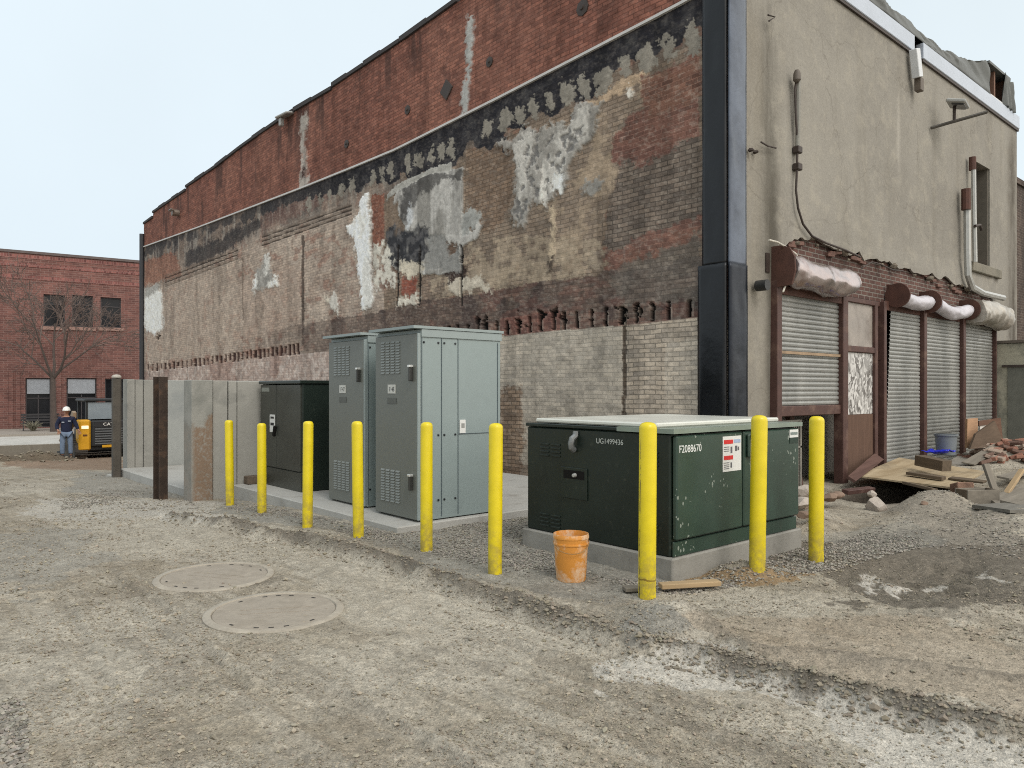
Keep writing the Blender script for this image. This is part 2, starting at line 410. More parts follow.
me = rawmesh('ground', V, Q); attr(me, 'soil', gcol)
k = NT('dirt'); co = k.coord(); av = k.n('ShaderNodeAttribute', _attribute_name='soil').outputs['Color']
n1, n2, n3 = k.noise(co, 3, 6, .6), k.noise(co, 22, 5, .65), k.noise(co, 95, 3, .7)
g = k.math('ADD', k.math('MULTIPLY', n2, .55), k.math('ADD', k.math('MULTIPLY', n3, .5), k.math('MULTIPLY', n1, .25)))
g = k.n('ShaderNodeMapRange', Value=g, **{'From Min': .4, 'From Max': .9, 'To Min': .5, 'To Max': 1.5}).outputs[0]
cc = k.mix(1.0, av, k.n('ShaderNodeCombineColor', Red=g, Green=g, Blue=g).outputs[0], 'MULTIPLY')
vn = k.n('ShaderNodeTexVoronoi', Vector=co, Scale=105.0); vr = k.n('ShaderNodeSeparateColor', Color=vn.outputs['Color']).outputs[0]
gv_ = k.n('ShaderNodeMapRange', Value=vr, **{'From Min': 0.0, 'From Max': 1.0, 'To Min': .80, 'To Max': 1.2}).outputs[0]
cc = k.mix(1.0, cc, k.n('ShaderNodeCombineColor', Red=gv_, Green=gv_, Blue=gv_).outputs[0], 'MULTIPLY')
vo = k.n('ShaderNodeTexVoronoi', Vector=co, Scale=46.0).outputs['Distance']
peb = k.math('MULTIPLY', k.ramp(vo, .22, .12), k.ramp(n1, .5, .6))
cc = k.mix(k.math('MULTIPLY', peb, .4), cc, alb(176, 170, 160, KG))
k.bump(k.math('ADD', k.math('ADD', k.math('MULTIPLY', n2, .6), k.math('MULTIPLY', n3, .35)), k.math('MULTIPLY', peb, .4)), .9, .03)
dirtm = k.out(cc, .95, 0, .15)
tag(link(me, 'ground', dirtm), kind='structure')

# loose stones, past counting: one stuff object
def stones(name, label, n, sampler, size, colour, seed):
    r = np.random.default_rng(seed); x, y = sampler(r, n); n = len(x)
    z = ground_h(x, y); s = size(r, n, x, y)
    base = np.array([(1, 0, 0), (-1, 0, 0), (0, 1, 0), (0, -1, 0), (0, 0, 1), (0, 0, -1), (.6, .6, .5), (-.6, .6, .45), (-.6, -.6, .5), (.6, -.6, .45)], float)
    fc = np.array([(0, 6, 9), (2, 7, 6), (1, 8, 7), (3, 9, 8), (4, 6, 7), (4, 7, 8), (4, 8, 9), (4, 9, 6), (5, 2, 0), (5, 1, 2), (5, 3, 1), (5, 0, 3), (0, 2, 6), (2, 1, 7), (1, 3, 8), (3, 0, 9)])
    v = base[None] * (1 + r.uniform(-.35, .3, (n, 10, 1))) * (s[:, None, None] * r.uniform(.6, 1.3, (n, 1, 3)))
    v[:, :, 2] *= .75
    a = r.uniform(0, 6.28, n); c_, s_ = np.cos(a), np.sin(a)
    vx = v[:, :, 0] * c_[:, None] - v[:, :, 1] * s_[:, None]; vy = v[:, :, 0] * s_[:, None] + v[:, :, 1] * c_[:, None]
    v = np.stack([vx + x[:, None], vy + y[:, None], v[:, :, 2] + (z + s * .22)[:, None]], -1).reshape(-1, 3)
    q = (fc[None] + (np.arange(n) * 10)[:, None, None]).reshape(-1, 3)
    me = rawmesh(name, v, q, False); cl_ = colour(r, n, x, y); attr(me, 'soil', np.repeat(cl_, 10, 0))
    k = NT(name); k.out(k.n('ShaderNodeAttribute', _attribute_name='soil').outputs['Color'], .92, 0, .2)
    return tag(link(me, name, k.m), label, 'gravel', kind='stuff')
def scatter_view(r, n):
    px = r.uniform(-40, 1064, n); d = np.exp(r.uniform(math.log(2.6), math.log(15), n))
    t = (px - CX) / F; x, y = d * (ca + sa * t), d * (sa - ca * t)
    keep = (fbm(x * 1.3, y * 1.3, 301) + .25 * vnoise(x * 6, y * 6, 303) > .60) | (r.random(n) < .30)
    keep &= (fbm(x * .7 + 3, y * .7, 305) + .15 * fbm(x * 4, y * 4, 307) > .545) | (r.random(n) < .22)
    sm_ = inpoly(px + (fbm(x * 2, y * 2, 309) - .5) * 60, CY + H * F / d, [(606, 668), (640, 650), (690, 655), (770, 678), (1024, 742), (1100, 775), (1100, 850), (900, 800), (830, 735), (740, 700), (690, 690)]); keep &= ~sm_ | (r.random(n) < .25)
    keep &= ~((x > 8.5) & (y > 5.5)); return x[keep], y[keep]
def scatter_pads(r, n):
    out = []
    for pol, m in (([(235, 497), (400, 537), (528, 498), (530, 545), (600, 575), (676, 584), (800, 545), (815, 548), (900, 520), (935, 545), (800, 575), (690, 592), (600, 592), (540, 580), (480, 570), (400, 550), (235, 512)], .72),
                   ([(70, 478), (185, 484), (200, 503), (60, 500)], .13), ([(-30, 690), (25, 700), (32, 790), (-30, 790)], .06), ([(860, 515), (950, 495), (1024, 530), (1024, 560), (900, 545)], .09)):
        u, v = np.array([p[0] for p in pol]), np.array([p[1] for p in pol]); g = []
        uu = r.uniform(u.min(), u.max(), n * 4); vv = r.uniform(v.min(), v.max(), n * 4); kk = inpoly(uu, vv, pol); uu, vv = uu[kk][:int(n * m)], vv[kk][:int(n * m)]
        d = H * F / (vv - CY); t = (uu - CX) / F; x, y = d * (ca + sa * t), d * (sa - ca * t); kk = fbm(x * 1.5, y * 1.5, 311) + r.normal(0, .09, len(x)) > .47; out.append((x[kk], y[kk]))
    return np.concatenate([o[0] for o in out]), np.concatenate([o[1] for o in out])
def scatter_berm(r, n):
    p = np.array(BERM); i = r.integers(0, len(p) - 1, n); f = r.random(n); q = p[i] * (1 - f[:, None]) + p[i + 1] * f[:, None]
    x, y = q[:, 0] + r.normal(0, .1, n), q[:, 1] + r.normal(0, .1, n); m = n // 6; fp = np.array(FARP[:4]); j = r.integers(0, 4, m)
    return np.concatenate([x, fp[j, 0] + r.normal(0, .6, m) * fp[j, 2]]), np.concatenate([y, fp[j, 1] + r.normal(0, .5, m) * fp[j, 3]])
soil = lambda k0, k1: (lambda r, n, x, y: (TAN * KG * .85)[None] * r.uniform(k0, k1, (n, 1)) * (1 + r.normal(0, .018, (n, 3))))
grey = lambda r, n, x, y: (srgb(156, 150, 140) * KG)[None] * r.uniform(.5, 1.3, (n, 1)) * (1 + r.normal(0, .02, (n, 3)))
stones('loose_stones', 'loose small stones and dry clods strewn over the tan dirt', 110000, scatter_view, lambda r, n, x, y: np.minimum(.0021 + r.exponential(.0024, n), .024) * (.6 + .075 * np.hypot(x, y)), soil(.66, 1.36), 5)
stones('gravel', 'grey crushed gravel bedded around the concrete pads', 22000, scatter_pads, lambda r, n, x, y: r.uniform(.006, .015, n), grey, 6)
stones('dirt_clods', 'crumbly dark clods along the wheel ridge across the dirt', 5000, scatter_berm, lambda r, n, x, y: np.where(np.hypot(x, y) > 20, .012 + r.exponential(.016, n), np.minimum(.004 + r.exponential(.0042, n), .022)), soil(.68, 1.05), 7)

# ------------------------------------------------------------------ street, far kerb and pavement
conc = simple('pale_concrete', alb(196, 193, 186, KG), .85, .10, 1.2, .15, 30, dirt=alb(120, 112, 100, KG), dirt_amt=.25, dscale=1.5)
concd = simple('pavement_concrete', alb(160, 152, 142, KG), .88, .14, 1.5, .2, 30)
BD = Vector((math.cos(R(-7.9)), math.sin(R(-7.9)), 0)); BN = Vector((-BD.y, BD.x, 0)); BN = BN if BN.dot(Vector((0, 1, 0))) > 0 else -BN
B0 = P(40, 432, 46.4); B0.z = 0
def far(a, b, z): q = B0 + BD * a + BN * b; return Vector((q.x, q.y, z))          # along / behind the far facade
def strip(name, a0, a1, b0, b1, z0, z1, mat, kind='structure'):
    o = MB().prism([far(a0, b0, z0), far(a1, b0, z0), far(a1, b1, z0), far(a0, b1, z0)], (0, 0, z1 - z0)).build(name, mat, ang=0)
    return tag(o, kind=kind)
strip('road', -60, 60, -14.5, -7.2, -1.4, -.975, conc)
strip('kerb', -60, 60, -7.2, -7.0, -1.4, -.86, concd)
strip('pavement', -60, 60, -7.0, 12, -1.4, -.875, concd)

# ------------------------------------------------------------------ the old building
X0, Y0, X1 = 8.6, 5.60, 20.8; Y1 = onX(144, 300, X0).y
ob = thing('old_building', 'old two storey building with scarred brick side and tan stucco end wall', 'building', (X0, Y0, -.3))
def onwall(pts):                                            # (Y, Z) on the long wall of photo points
    r = [onX(x, y, X0) for x, y in pts]; r = sorted((p.y, p.z) for p in r); return np.array(r)
trim = onwall([(144, 247), (200, 227), (250, 208), (300, 189), (350, 169), (396, 150), (430, 133), (500, 98), (580, 57), (660, 15.6), (694, -2.5), (729, -22)])
ztrim = lambda Y: np.interp(Y, trim[:, 0], trim[:, 1])
steps = []                                                  # parapet steps: (y0, y1, z)
bp = [(145, 224), (153, 218), (153, 213.5), (186, 191), (186, 188), (215.5, 168), (240, 149), (280, 121), (294, 112), (332, 90), (332, 88), (400, 43), (458, 2), (729, -176)]
top = [onX(x, y, X0) for x, y in bp]
tY = np.array([p.y for p in top])[::-1]; tZ = np.array([p.z for p in top])[::-1]
tY[0] = Y0; tY[-1] = Y1
ztop = lambda Y: np.interp(Y, tY, tZ)

def wall_paint(Y, Z):
    n = len(Y)
    u, v, d = proj(np.full(n, X0), Y, Z)
    row = np.floor(Z / .068); bcol = np.floor(Y / .205 + .5 * (row % 2)); bh1, bh2 = _h(bcol, row, 5) - .5, _h(bcol, row, 9) - .5   # paint and plaster let go brick by brick
    w1 = (fbm(Y * 1.9, Z * 1.9, 401) - .5) * .34 + (fbm(Y * 9, Z * 9, 411) - .5) * .24 + (fbm(Y * 27, Z * 27, 415, 3) - .5) * .14 + bh1 * .09
    w2 = (fbm(Y * 1.9, Z * 1.9, 421) - .5) * .34 + (fbm(Y * 9, Z * 9, 431) - .5) * .24 + (fbm(Y * 27, Z * 27, 435, 3) - .5) * .14 + bh2 * .07
    us, vs = u + w1 * F / d * .45, v + w2 * F / d * .9
    ul, vl = u + w1 * F / d * .12, v + w2 * F / d * .25     # barely wandering, for straight edges
    col = np.zeros((n, 3)); brk = np.ones(n); mor = np.full(n, .8); rel = np.zeros(n)
    def lay(m, c, b=None, mo=None, re=None, a=1.0):
        m = np.clip(np.asarray(m, float) * a, 0, 1); c = np.asarray(c) if not isinstance(c, tuple) else srgb(*c)
        col[:] = col * (1 - m[:, None]) + c * m[:, None]
        if b is not None: brk[:] = brk * (1 - m) + b * m
        if mo is not None: mor[:] = mor * (1 - m) + mo * m
        if re is not None: rel[:] = rel * (1 - m) + re * m
    S = lambda p: (inpoly(us - .9, vs - .6, p) * .25 + inpoly(us + .9, vs - .6, p) * .25 + inpoly(us - .6, vs + .9, p) * .25 + inpoly(us + .6, vs + .9, p) * .25)
    L = lambda p: inpoly(ul, vl, p)
    nA, nB, nC = fbm(Y * .8, Z * .8, 441), fbm(Y * 2.6, Z * 2.6, 451), fbm(Y * 8, Z * 8, 461)
    drip = fbm(Y * 6, Z * .9, 471)
    T = np.interp(u, [142, 200, 250, 300, 350, 396, 430, 500, 580, 660, 694, 740], [248, 227, 208, 189, 169, 150, 133, 98, 57, 15.6, -2.5, -26])
    B = np.interp(u, [142, 230, 300, 360, 430, 608, 703], [352, 338, 325, 315, 300, 273, 254])        # foot of the tan zone
    HT = np.interp(u, [142, 205, 296, 440, 500, 565, 640, 705], [366, 358, 344, 328, 322, 313, 305, 299])   # heads of the joist pockets
    HB = np.interp(u, [142, 205, 296, 440, 500, 565, 640, 705], [372, 365, 354, 342, 336, 330, 324, 316])
    # base bricks by zone
    lay(np.ones(n), (164, 149, 136), .65, .66)
    lay(u > 384, (124, 109, 95), .8, .62)
    lay(sstep(.45, .62, nA) * (u < 384), (178, 163, 149), .55, .7, a=.8)
    lay(sstep(.5, .65, nB), (134, 114, 102), .8, .7, a=.45)
    lay(sstep(.6, .7, fbm(Y * 3, Z * 5, 481)), (128, 84, 70), .9, 1.05, a=.45)
    # upper smoky zone, left half
    up = sstep(np.interp(u, [142, 240, 352, 400], [60, 42, 55, 60]), 12, v - T)
    lay(up * (u < 400), (112, 99, 90), .8, 1.1)
    lay(up * sstep(.46, .62, fbm(Y * 1.3, Z * 2.2, 491)), (66, 62, 62), .6, 1.3, a=.85)
    lay(up * sstep(.5, .6, drip) * (u < 400), (150, 143, 134), .3, .9, a=.6)
    lay(S([(185, 252), (215, 240), (262, 216), (262, 228), (215, 258), (185, 268)]), (48, 46, 48), .4, 1.3, a=.85)
    lay(S([(144, 262), (176, 252), (182, 275), (160, 282), (144, 290)]), (137, 88, 68), .9, 1.1, a=.7)
    lay(S([(262, 212), (330, 186), (335, 200), (262, 232)]), (110, 82, 74), .9, 1.2, a=.5)
    # corbel courses
    for k_ in range(3):
        for (xa, ya, xb, yb) in ((165, 284, 238, 256), (262, 243, 352, 211)):
            yy = ya + (yb - ya) * (u - xa) / (xb - xa) - 5.5 + k_ * 4.2
            m = (u > xa) & (u < xb) & (np.abs(v - yy) < .62); lay(m, (58, 50, 45), .2, .6, -.012, a=.85)
            m = (u > xa) & (u < xb) & (np.abs(v - yy + 2) < 1.1); lay(m, (112, 98, 88), .5, .8, .003, a=.5)
    # dull seams
    lay((np.abs(ul - 303) < 1.2) & (v > 235) & (v < 345), (92, 80, 72), .5, .7)
    lay((np.abs(ul - 243) < .8) & (v > 258) & (v < 320), (122, 108, 97), .5, .7)
    lay(L([(243, 282), (300, 262), (300, 330), (243, 340)]), (168, 150, 136), .5, .8, a=.6)
    lay(L([(148, 282), (165, 286), (238, 258), (241, 345), (150, 362)]), (170, 155, 141), .5, .7, a=.5)
    # brown-tan bricks and scratch coat of the middle
    lay(L([(463, 168), (520, 140), (612, 100), (650, 75), (640, 110), (612, 140), (620, 168), (604, 215), (600, 270), (430, 300), (430, 230)]), (133, 118, 104), .8, .6)
    tan = S([(540, 205), (565, 190), (590, 160), (600, 110), (640, 72), (655, 78), (612, 140), (618, 170), (606, 210), (590, 240), (612, 274), (520, 287), (470, 292), (500, 268), (560, 262), (560, 230)])
    lay(tan * sstep(.35, .55, nB), (153, 136, 117), .3, .75, .006)
    lay(S([(555, 118), (600, 92), (650, 72), (648, 86), (600, 104), (575, 106)]), (172, 150, 126), .3, .9, .006)
    lay(L([(432, 245), (470, 240), (520, 235), (600, 240), (608, 273), (430, 300)]) * sstep(.38, .5, nC), (158, 143, 124), .35, .85, .004, a=.75)
    lay(S([(466, 150), (512, 142), (514, 180), (500, 230), (466, 236)]), (116, 97, 82), .9, .7, a=.8)
    # bricks at the near end
    lay(S([(612, 150), (700, 140), (702, 232), (606, 262), (604, 215), (620, 168)]), (112, 101, 92), 1, .58)
    lay(S([(701, 52), (640, 82), (645, 105), (613, 138), (614, 160), (640, 164), (702, 138)]), (112, 78, 69), 1, 1.45, a=.85)
    lay(S([(640, 80), (701, 58), (701, 95), (650, 115)]), (112, 84, 70), 1, 1.35, a=.5)
    lay(S([(598, 258), (640, 238), (700, 222), (702, 240), (660, 258), (612, 272)]), (118, 80, 70), 1, 1.3, a=.7)
    # dark band above the joist pockets
    band = (v > B + (w2 * F / d) * .3) & (v < HB)
    bf = sstep(215, 400, us)
    lay(band * bf, (98, 84, 77), .95, .8, a=.9)
    lay((band * bf) * sstep(.5, .65, nB), (70, 60, 58), .7, 1.1, a=.7)
    lay((band & (u > 430)) * sstep(.52, .62, fbm(Y * 2, Z * 6, 501)), (122, 84, 74), 1, 1.0, a=.3)
    lay(S([(610, 270), (702, 243), (702, 300), (625, 305)]), (104, 97, 90), .8, .8, a=.75)
    lay(band & (v > HT - 4) & (v < HB + 1) & (u > 500) & (u < 560), (132, 78, 65), 1, 1.1, a=.45)
    lay(S([(446, 268), (462, 262), (468, 278), (455, 288), (444, 282)]), (60, 48, 44), .8, .9)
    # pale-washed bricks at the foot
    foot = v > HB
    lay(foot, (172, 162, 148), .6, .7)
    lay(foot & (u < 330), (168, 150, 140), .6, .8)
    lay((foot & (u < 330)) * sstep(.5, .62, nC), (186, 175, 166), .3, .85, a=.6)
    lay((foot & (u < 330)) * sstep(.55, .65, nA), (140, 112, 102), .8, .9, a=.6)
    lay(foot & (ul > 522) & (ul < 622), (166, 157, 144), .5, .72)
    lay(foot & (ul > 626), (172, 160, 145), .95, .55)
    lay(foot & (ul > 665) & (v > 330 + 20 * nB), (182, 172, 158), .7, .66, a=.7)
    lay((np.abs(ul - 624) < 2.0) & (v > HB - 3), (84, 74, 64), .9, .7, -.012)
    lay(S([(498, 392), (520, 390), (523, 440), (521, 500), (495, 500)]), (136, 118, 102), 1, .55)
    lay(v > np.interp(u, [400, 500, 740], [470, 462, 440]) + 10 * nB, (120, 102, 88), .9, .6, a=.6)
    # joist pockets, the darkness of their depth painted into the colour
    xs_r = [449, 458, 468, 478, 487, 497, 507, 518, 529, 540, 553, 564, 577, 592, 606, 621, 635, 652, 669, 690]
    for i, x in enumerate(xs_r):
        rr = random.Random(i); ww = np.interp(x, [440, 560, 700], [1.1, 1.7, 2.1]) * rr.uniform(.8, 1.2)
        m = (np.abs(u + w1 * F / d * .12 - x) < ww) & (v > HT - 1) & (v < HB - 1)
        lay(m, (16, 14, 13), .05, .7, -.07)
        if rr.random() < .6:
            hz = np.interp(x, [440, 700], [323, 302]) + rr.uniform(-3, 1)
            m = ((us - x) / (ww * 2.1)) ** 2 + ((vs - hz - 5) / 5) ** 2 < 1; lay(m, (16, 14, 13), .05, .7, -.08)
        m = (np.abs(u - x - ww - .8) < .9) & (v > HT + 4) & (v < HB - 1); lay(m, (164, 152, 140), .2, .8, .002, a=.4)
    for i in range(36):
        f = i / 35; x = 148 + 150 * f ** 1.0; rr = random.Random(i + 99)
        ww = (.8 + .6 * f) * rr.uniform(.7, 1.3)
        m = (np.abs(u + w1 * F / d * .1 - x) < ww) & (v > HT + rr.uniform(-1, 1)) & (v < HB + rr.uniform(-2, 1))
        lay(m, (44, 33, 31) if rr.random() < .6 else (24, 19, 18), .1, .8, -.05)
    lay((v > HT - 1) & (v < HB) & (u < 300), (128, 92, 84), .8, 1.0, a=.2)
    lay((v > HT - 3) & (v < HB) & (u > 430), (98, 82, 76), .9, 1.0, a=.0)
    # tar band under the flashing
    tw = np.interp(u, [142, 240, 300, 350, 430, 500, 600, 703], [10, 12, 16, 24, 48, 50, 46, 44])
    tar = (v > T) & (v < T + tw * (.8 + .5 * (nB - .5) * 2) + 8 * (drip - .5))
    lay(tar * sstep(200, 330, u), (41, 40, 44), .3, 1.35)
    lay(tar * sstep(.5, .64, nC), (70, 68, 68), .4, 1.2, a=.45)
    lay(tar * (u < 330) * sstep(.35, .5, nB), (52, 50, 52), .3, 1.2, a=.8)
    # pale mortar of the blocked pockets along its foot
    for i, (x, y, a, b) in enumerate([(691, 41, 8.5, 16), (666, 49, 7, 13), (645, 59, 9, 13), (624, 69, 6.5, 11), (603, 78, 9, 11), (583, 86, 6.5, 11), (567, 94, 7.5, 11), (550, 101, 5, 10), (533, 109, 5, 11),
                                    (519, 117, 6, 10), (505, 122, 6, 12.5), (489, 130, 5, 10), (451.5, 148, 4, 11), (441.5, 154, 3.5, 10), (431, 156, 3.5, 10), (420, 161, 3.5, 8), (409, 166, 3.2, 9),
                                    (391, 172, 3.5, 8), (381, 176, 2.6, 7), (372, 180, 2.6, 7), (352, 187, 2.5, 8), (342, 190, 2.5, 8), (330, 196, 2.4, 7), (320, 200, 2.2, 7), (309, 205, 2.2, 7)]):
        q = np.abs((us - x) / a) ** 2.2 + np.abs((vs - y) / b) ** 2.2 + .5 * (nC - .5)
        lay(q < 1, (134, 128, 118), .1, .9, .006, a=.95)
    # plaster: broad grey and black field
    G1 = L([(396, 196), (400, 188), (430, 176), (464, 166), (464, 232), (476, 232), (478, 222), (484, 226), (478, 240), (463, 246), (463, 270), (440, 276), (400, 272), (388, 262), (386, 215)])
    lay(G1, (138, 134, 128), .0, .9, .028)
    lay(G1 * sstep(.42, .62, drip), (180, 176, 170), .0, .9, a=.8)
    lay(S([(402, 190), (464, 166), (464, 176), (450, 178), (436, 190), (420, 196), (408, 215), (400, 222)]), (54, 52, 52), .05, 1, a=.75)
    lay(S([(398, 196), (412, 192), (412, 212), (409, 230), (399, 216)]), (74, 72, 71), .05, 1, a=.6)
    lay(S([(408, 206), (412, 206), (412, 228), (408, 228)]), (196, 197, 198), 0, 1, a=.8)
    lay(L([(384, 196), (398, 190), (399, 216), (406, 226), (400, 260), (386, 262)]) * sstep(.35, .5, nB), (122, 106, 92), .5, .9, .0)
    K1 = S([(388, 224), (398, 226), (410, 230), (418, 226), (428, 226), (429, 250), (424, 258), (415, 262), (402, 260), (398, 268), (386, 266), (384, 245)])
    lay(K1 * sstep(.30, .46, fbm(Y * 3, Z * 2, 517)), (54, 54, 57), .05, 1, .012); lay(K1 * sstep(.5, .62, nC), (92, 90, 90), .1, 1, a=.7)
    lay(S([(428, 234), (444, 236), (452, 244), (462, 246), (460, 274), (444, 276), (424, 268), (428, 250)]), (132, 130, 126), .1, .9, .014)
    lay(S([(446, 240), (460, 243), (456, 252), (447, 254)]), (104, 86, 74), .8, .8, .0)
    lay(S([(462, 212), (478, 208), (484, 222), (474, 232), (463, 236)]), (150, 149, 144), 0, .9, .014)
    lay(L([(388, 160 + 32), (402, 182), (440, 166), (452, 162), (452, 170), (425, 178), (400, 192), (386, 200)]), (158, 155, 148), .1, .9, .016)
    lay(S([(448, 284), (463, 280), (484, 279), (494, 286), (488, 291), (456, 296)]), (186, 176, 160), .1, .9, .01)
    lay(S([(400, 262), (418, 258), (424, 264), (418, 276), (402, 278)]), (196, 186, 168), .1, .9, .01)
    lay(S([(398, 298), (420, 292), (418, 304), (398, 306)]), (204, 196, 182), .1, .9, .01)
    lay(S([(401, 282), (416, 276), (416, 292), (401, 294)]), (142, 80, 62), 1, 1.1, .0)
    for x in (398.5, 420, 462):
        lay((np.abs(ul - x - (v - 260) * (-.02)) < .9) & (v > 245) & (v < 306), (42, 38, 36), .0, .8, -.03)
    # grey plaster sheet of the middle
    lay(S([(512, 146), (524, 132), (539, 130), (556, 124), (568, 129), (577, 103), (606, 100), (599, 128), (577, 160), (568, 186), (549, 201), (536, 202), (524, 232), (510, 217), (514, 187), (517, 158), (498, 150), (498, 142)]), (146, 141, 134), .05, .9, .032)
    G2 = S([(516, 150), (524, 138), (540, 135), (566, 132), (580, 108), (600, 104), (594, 126), (572, 158), (563, 182), (548, 196), (534, 198), (522, 224), (513, 214), (518, 187)])
    lay(G2 * sstep(.42, .6, fbm(Y * 4, Z * 1.6, 511)), (182, 177, 169), .0, .9, .036)
    lay(G2 * sstep(.55, .65, nC), (98, 96, 95), .2, .9, .01, a=.8)
    lay(S([(542, 165), (548, 162), (549, 206), (545, 207)]), (214, 208, 198), .0, .9, .026)
    lay(S([(556, 175), (566, 172), (563, 190), (554, 192)]), (214, 212, 206), .0, .9, .026)
    lay(S([(582, 190), (587, 180), (602, 174), (603, 180), (596, 192), (588, 194)]), (140, 136, 130), .0, .9, .02)
    lay(S([(627, 92), (633, 90), (632, 96), (629, 100), (626, 97)]), (216, 208, 196), .0, .9, .02)
    lay(S([(550, 206), (555, 205), (555, 252), (551, 256)]), (182, 164, 140), .1, .9, .012)
    lay(S([(549, 254), (555, 252), (553, 272), (549, 268)]), (82, 72, 64), .1, .9, .02)
    # white plaster strip and its ragged neighbours
    lay(L([(372, 196), (384, 192), (384, 246), (373, 248)]), (132, 84, 66), 1, 1.1)
    lay(S([(374, 246), (386, 244), (398, 266), (396, 286), (376, 298)]) * sstep(.36, .46, nC), (196, 190, 178), .1, .9, .012)
    lay(S([(361, 196), (370.5, 195), (372, 237), (374, 300), (372, 310), (361, 310), (359.7, 281), (355, 240), (348.8, 226), (359, 216)]), (230, 227, 220), .0, .9, .032)
    lay(S([(361, 214), (367, 214), (366, 236), (360, 238)]), (190, 186, 180), .0, .9, .02, a=.5)
    lay(S([(256, 276), (262, 266), (264, 258), (268, 254), (269, 270), (277, 280), (276, 286), (254, 293)]), (150, 146, 140), .1, .9, .012)
    lay(S([(264, 258), (268, 253), (269, 272), (266, 275)]), (226, 222, 214), .0, .9, .02)
    lay(S([(253, 282), (258, 276), (258, 290), (254, 292)]), (220, 216, 208), .0, .9, .02)
    lay(S([(268, 284), (278, 276), (278, 286), (268, 288)]), (216, 212, 204), .0, .9, .02)
    lay(S([(328, 296), (335, 291), (340, 302), (337, 310), (330, 306)]), (208, 202, 192), .0, .9, .014)
    lay(S([(322, 298), (330, 294), (329, 300)]), (196, 186, 170), .0, .9, .01)
    E1 = S([(144, 290), (156, 284), (163, 296), (163, 326), (156, 334), (147, 332), (144, 325)])
    lay(E1, (214, 212, 206), .1, .9, .014); lay(S([(144, 286), (160, 284), (160, 292), (144, 298)]), (120, 116, 110), .1, .9, a=.7)
    lay(((us - 158) ** 2 + (vs - 337) ** 2) < 5, (38, 30, 28), 0, .8, -.1)
    # parapet bricks above the flashing
    par = v < T
    pc = (130, 82, 67)
    lay(par, pc, .95, .66, .0)
    lay(par * sstep(.45, .65, fbm(Y * .5, Z * .5, 521)), (140, 92, 75), .9, .7, a=.7)
    lay(par * sstep(.5, .68, nB), (113, 72, 60), .95, .66, a=.6)
    lay(par * sstep(.58, .72, fbm(Y * 3.5, Z * .6, 531)) * sstep(75, 10, v - np.interp(u, [145, 294, 458, 729], [224, 112, 2, -176])), (72, 52, 47), .6, .9, a=.75)
    lay(par * S([(299, 118), (307, 113), (306, 150), (308, 188), (300, 190), (302, 150)]), (166, 160, 152), .05, .9, .012, a=.9)
    lay(par * S([(303, 168), (307, 168), (305, 178), (302, 178)]), (70, 52, 48), .1, .9)
    lay(par * S([(466, 16), (473, 14), (474, 45), (470, 80), (469, 112), (459, 118), (462, 90), (467, 60)]), (158, 157, 153), .0, .9, .014)
    lay(par * S([(443, 70), (452, 74), (450, 104), (445, 108)]), (84, 56, 50), .3, .9, a=.7)
    fl_ = sstep(.54, .68, fbm(Y * 17, Z * 36, 561, 3)) * brk; lay(fl_, (178, 168, 156), a=.15 * (v > T) + .05)
    fd_ = sstep(.56, .70, fbm(Y * 14 + 3, Z * 30, 571, 3)); lay(fd_, (62, 55, 51), a=.16)
    st_ = sstep(.50, .70, fbm(Y * 3.2, Z * .55, 581, 4)); col[:] *= (1 - .22 * st_)[:, None]
    gy_ = col.mean(1, keepdims=True); rd_ = np.clip((col[:, :1] - col[:, 1:2] * 1.9) / np.maximum(col[:, :1], .01) * 2, 0, .16); col[:] = col * (1 - rd_) + gy_ * rd_
    col[:] *= (.80 + .40 * nC)[:, None]; col[:] *= (.84 + .32 * fbm(Y * 24, Z * 24, 591, 3))[:, None]
    return col, brk, mor, rel

def wall_sheet(name, zlo, zhi, rows, mat, bot=True):
    ys = [Y0]
    while ys[-1] < Y1: ys.append(ys[-1] + .016 * ((ca * X0 + sa * ys[-1]) / 9.8) ** 1.35)
    ys[-1] = Y1; ys = np.array(ys); s = np.linspace(0, 1, rows)
    Yg = np.repeat(ys[:, None], rows, 1); lo, hi = zlo(ys)[:, None], zhi(ys)[:, None]
    Zg = lo + (hi - lo) * s[None]
    n = Yg.size; col, brk, mor, rel = wall_paint(Yg.ravel(), Zg.ravel())
    rel = rel + (fbm(Yg.ravel() * 1.1, Zg.ravel() * 1.1, 541) - .5) * .02 + (fbm(Yg.ravel() * 12, Zg.ravel() * 12, 551) - .5) * .010
    V = np.stack([X0 - rel, Yg.ravel(), Zg.ravel()], -1); a, b = Yg.shape
    ix = np.arange(n).reshape(a, b)
    Q = np.stack([ix[:-1, :-1], ix[:-1, 1:], ix[1:, 1:], ix[1:, :-1]], -1).reshape(-1, 4)
    border = np.concatenate([ix[:, 0], ix[-1, 1:], ix[-2::-1, -1], ix[0, -2:0:-1]])
    V2 = V[border].copy(); V2[:, 0] = X0 + .33; m = len(border); bi = n + np.arange(m)
    Qs = np.stack([border, np.roll(border, -1), np.roll(bi, -1), bi], -1)
    V = np.concatenate([V, V2]); Q = np.concatenate([Q, Qs])
    back = np.array([[bi[0], bi[0], bi[0], bi[0]]])
    me = rawmesh(name, V, Q); ext = lambda c: np.concatenate([c, c[border]])
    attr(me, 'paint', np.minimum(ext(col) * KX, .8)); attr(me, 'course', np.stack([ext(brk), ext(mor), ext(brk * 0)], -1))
    me.validate(); return link(me, name, mat, ob)
k = NT('old_brick'); co = k.coord(); sp = k.n('ShaderNodeSeparateXYZ', Vector=co)
wob = k.math('MULTIPLY', k.math('SUBTRACT', k.noise(co, 1.2, 3), .5), .06)
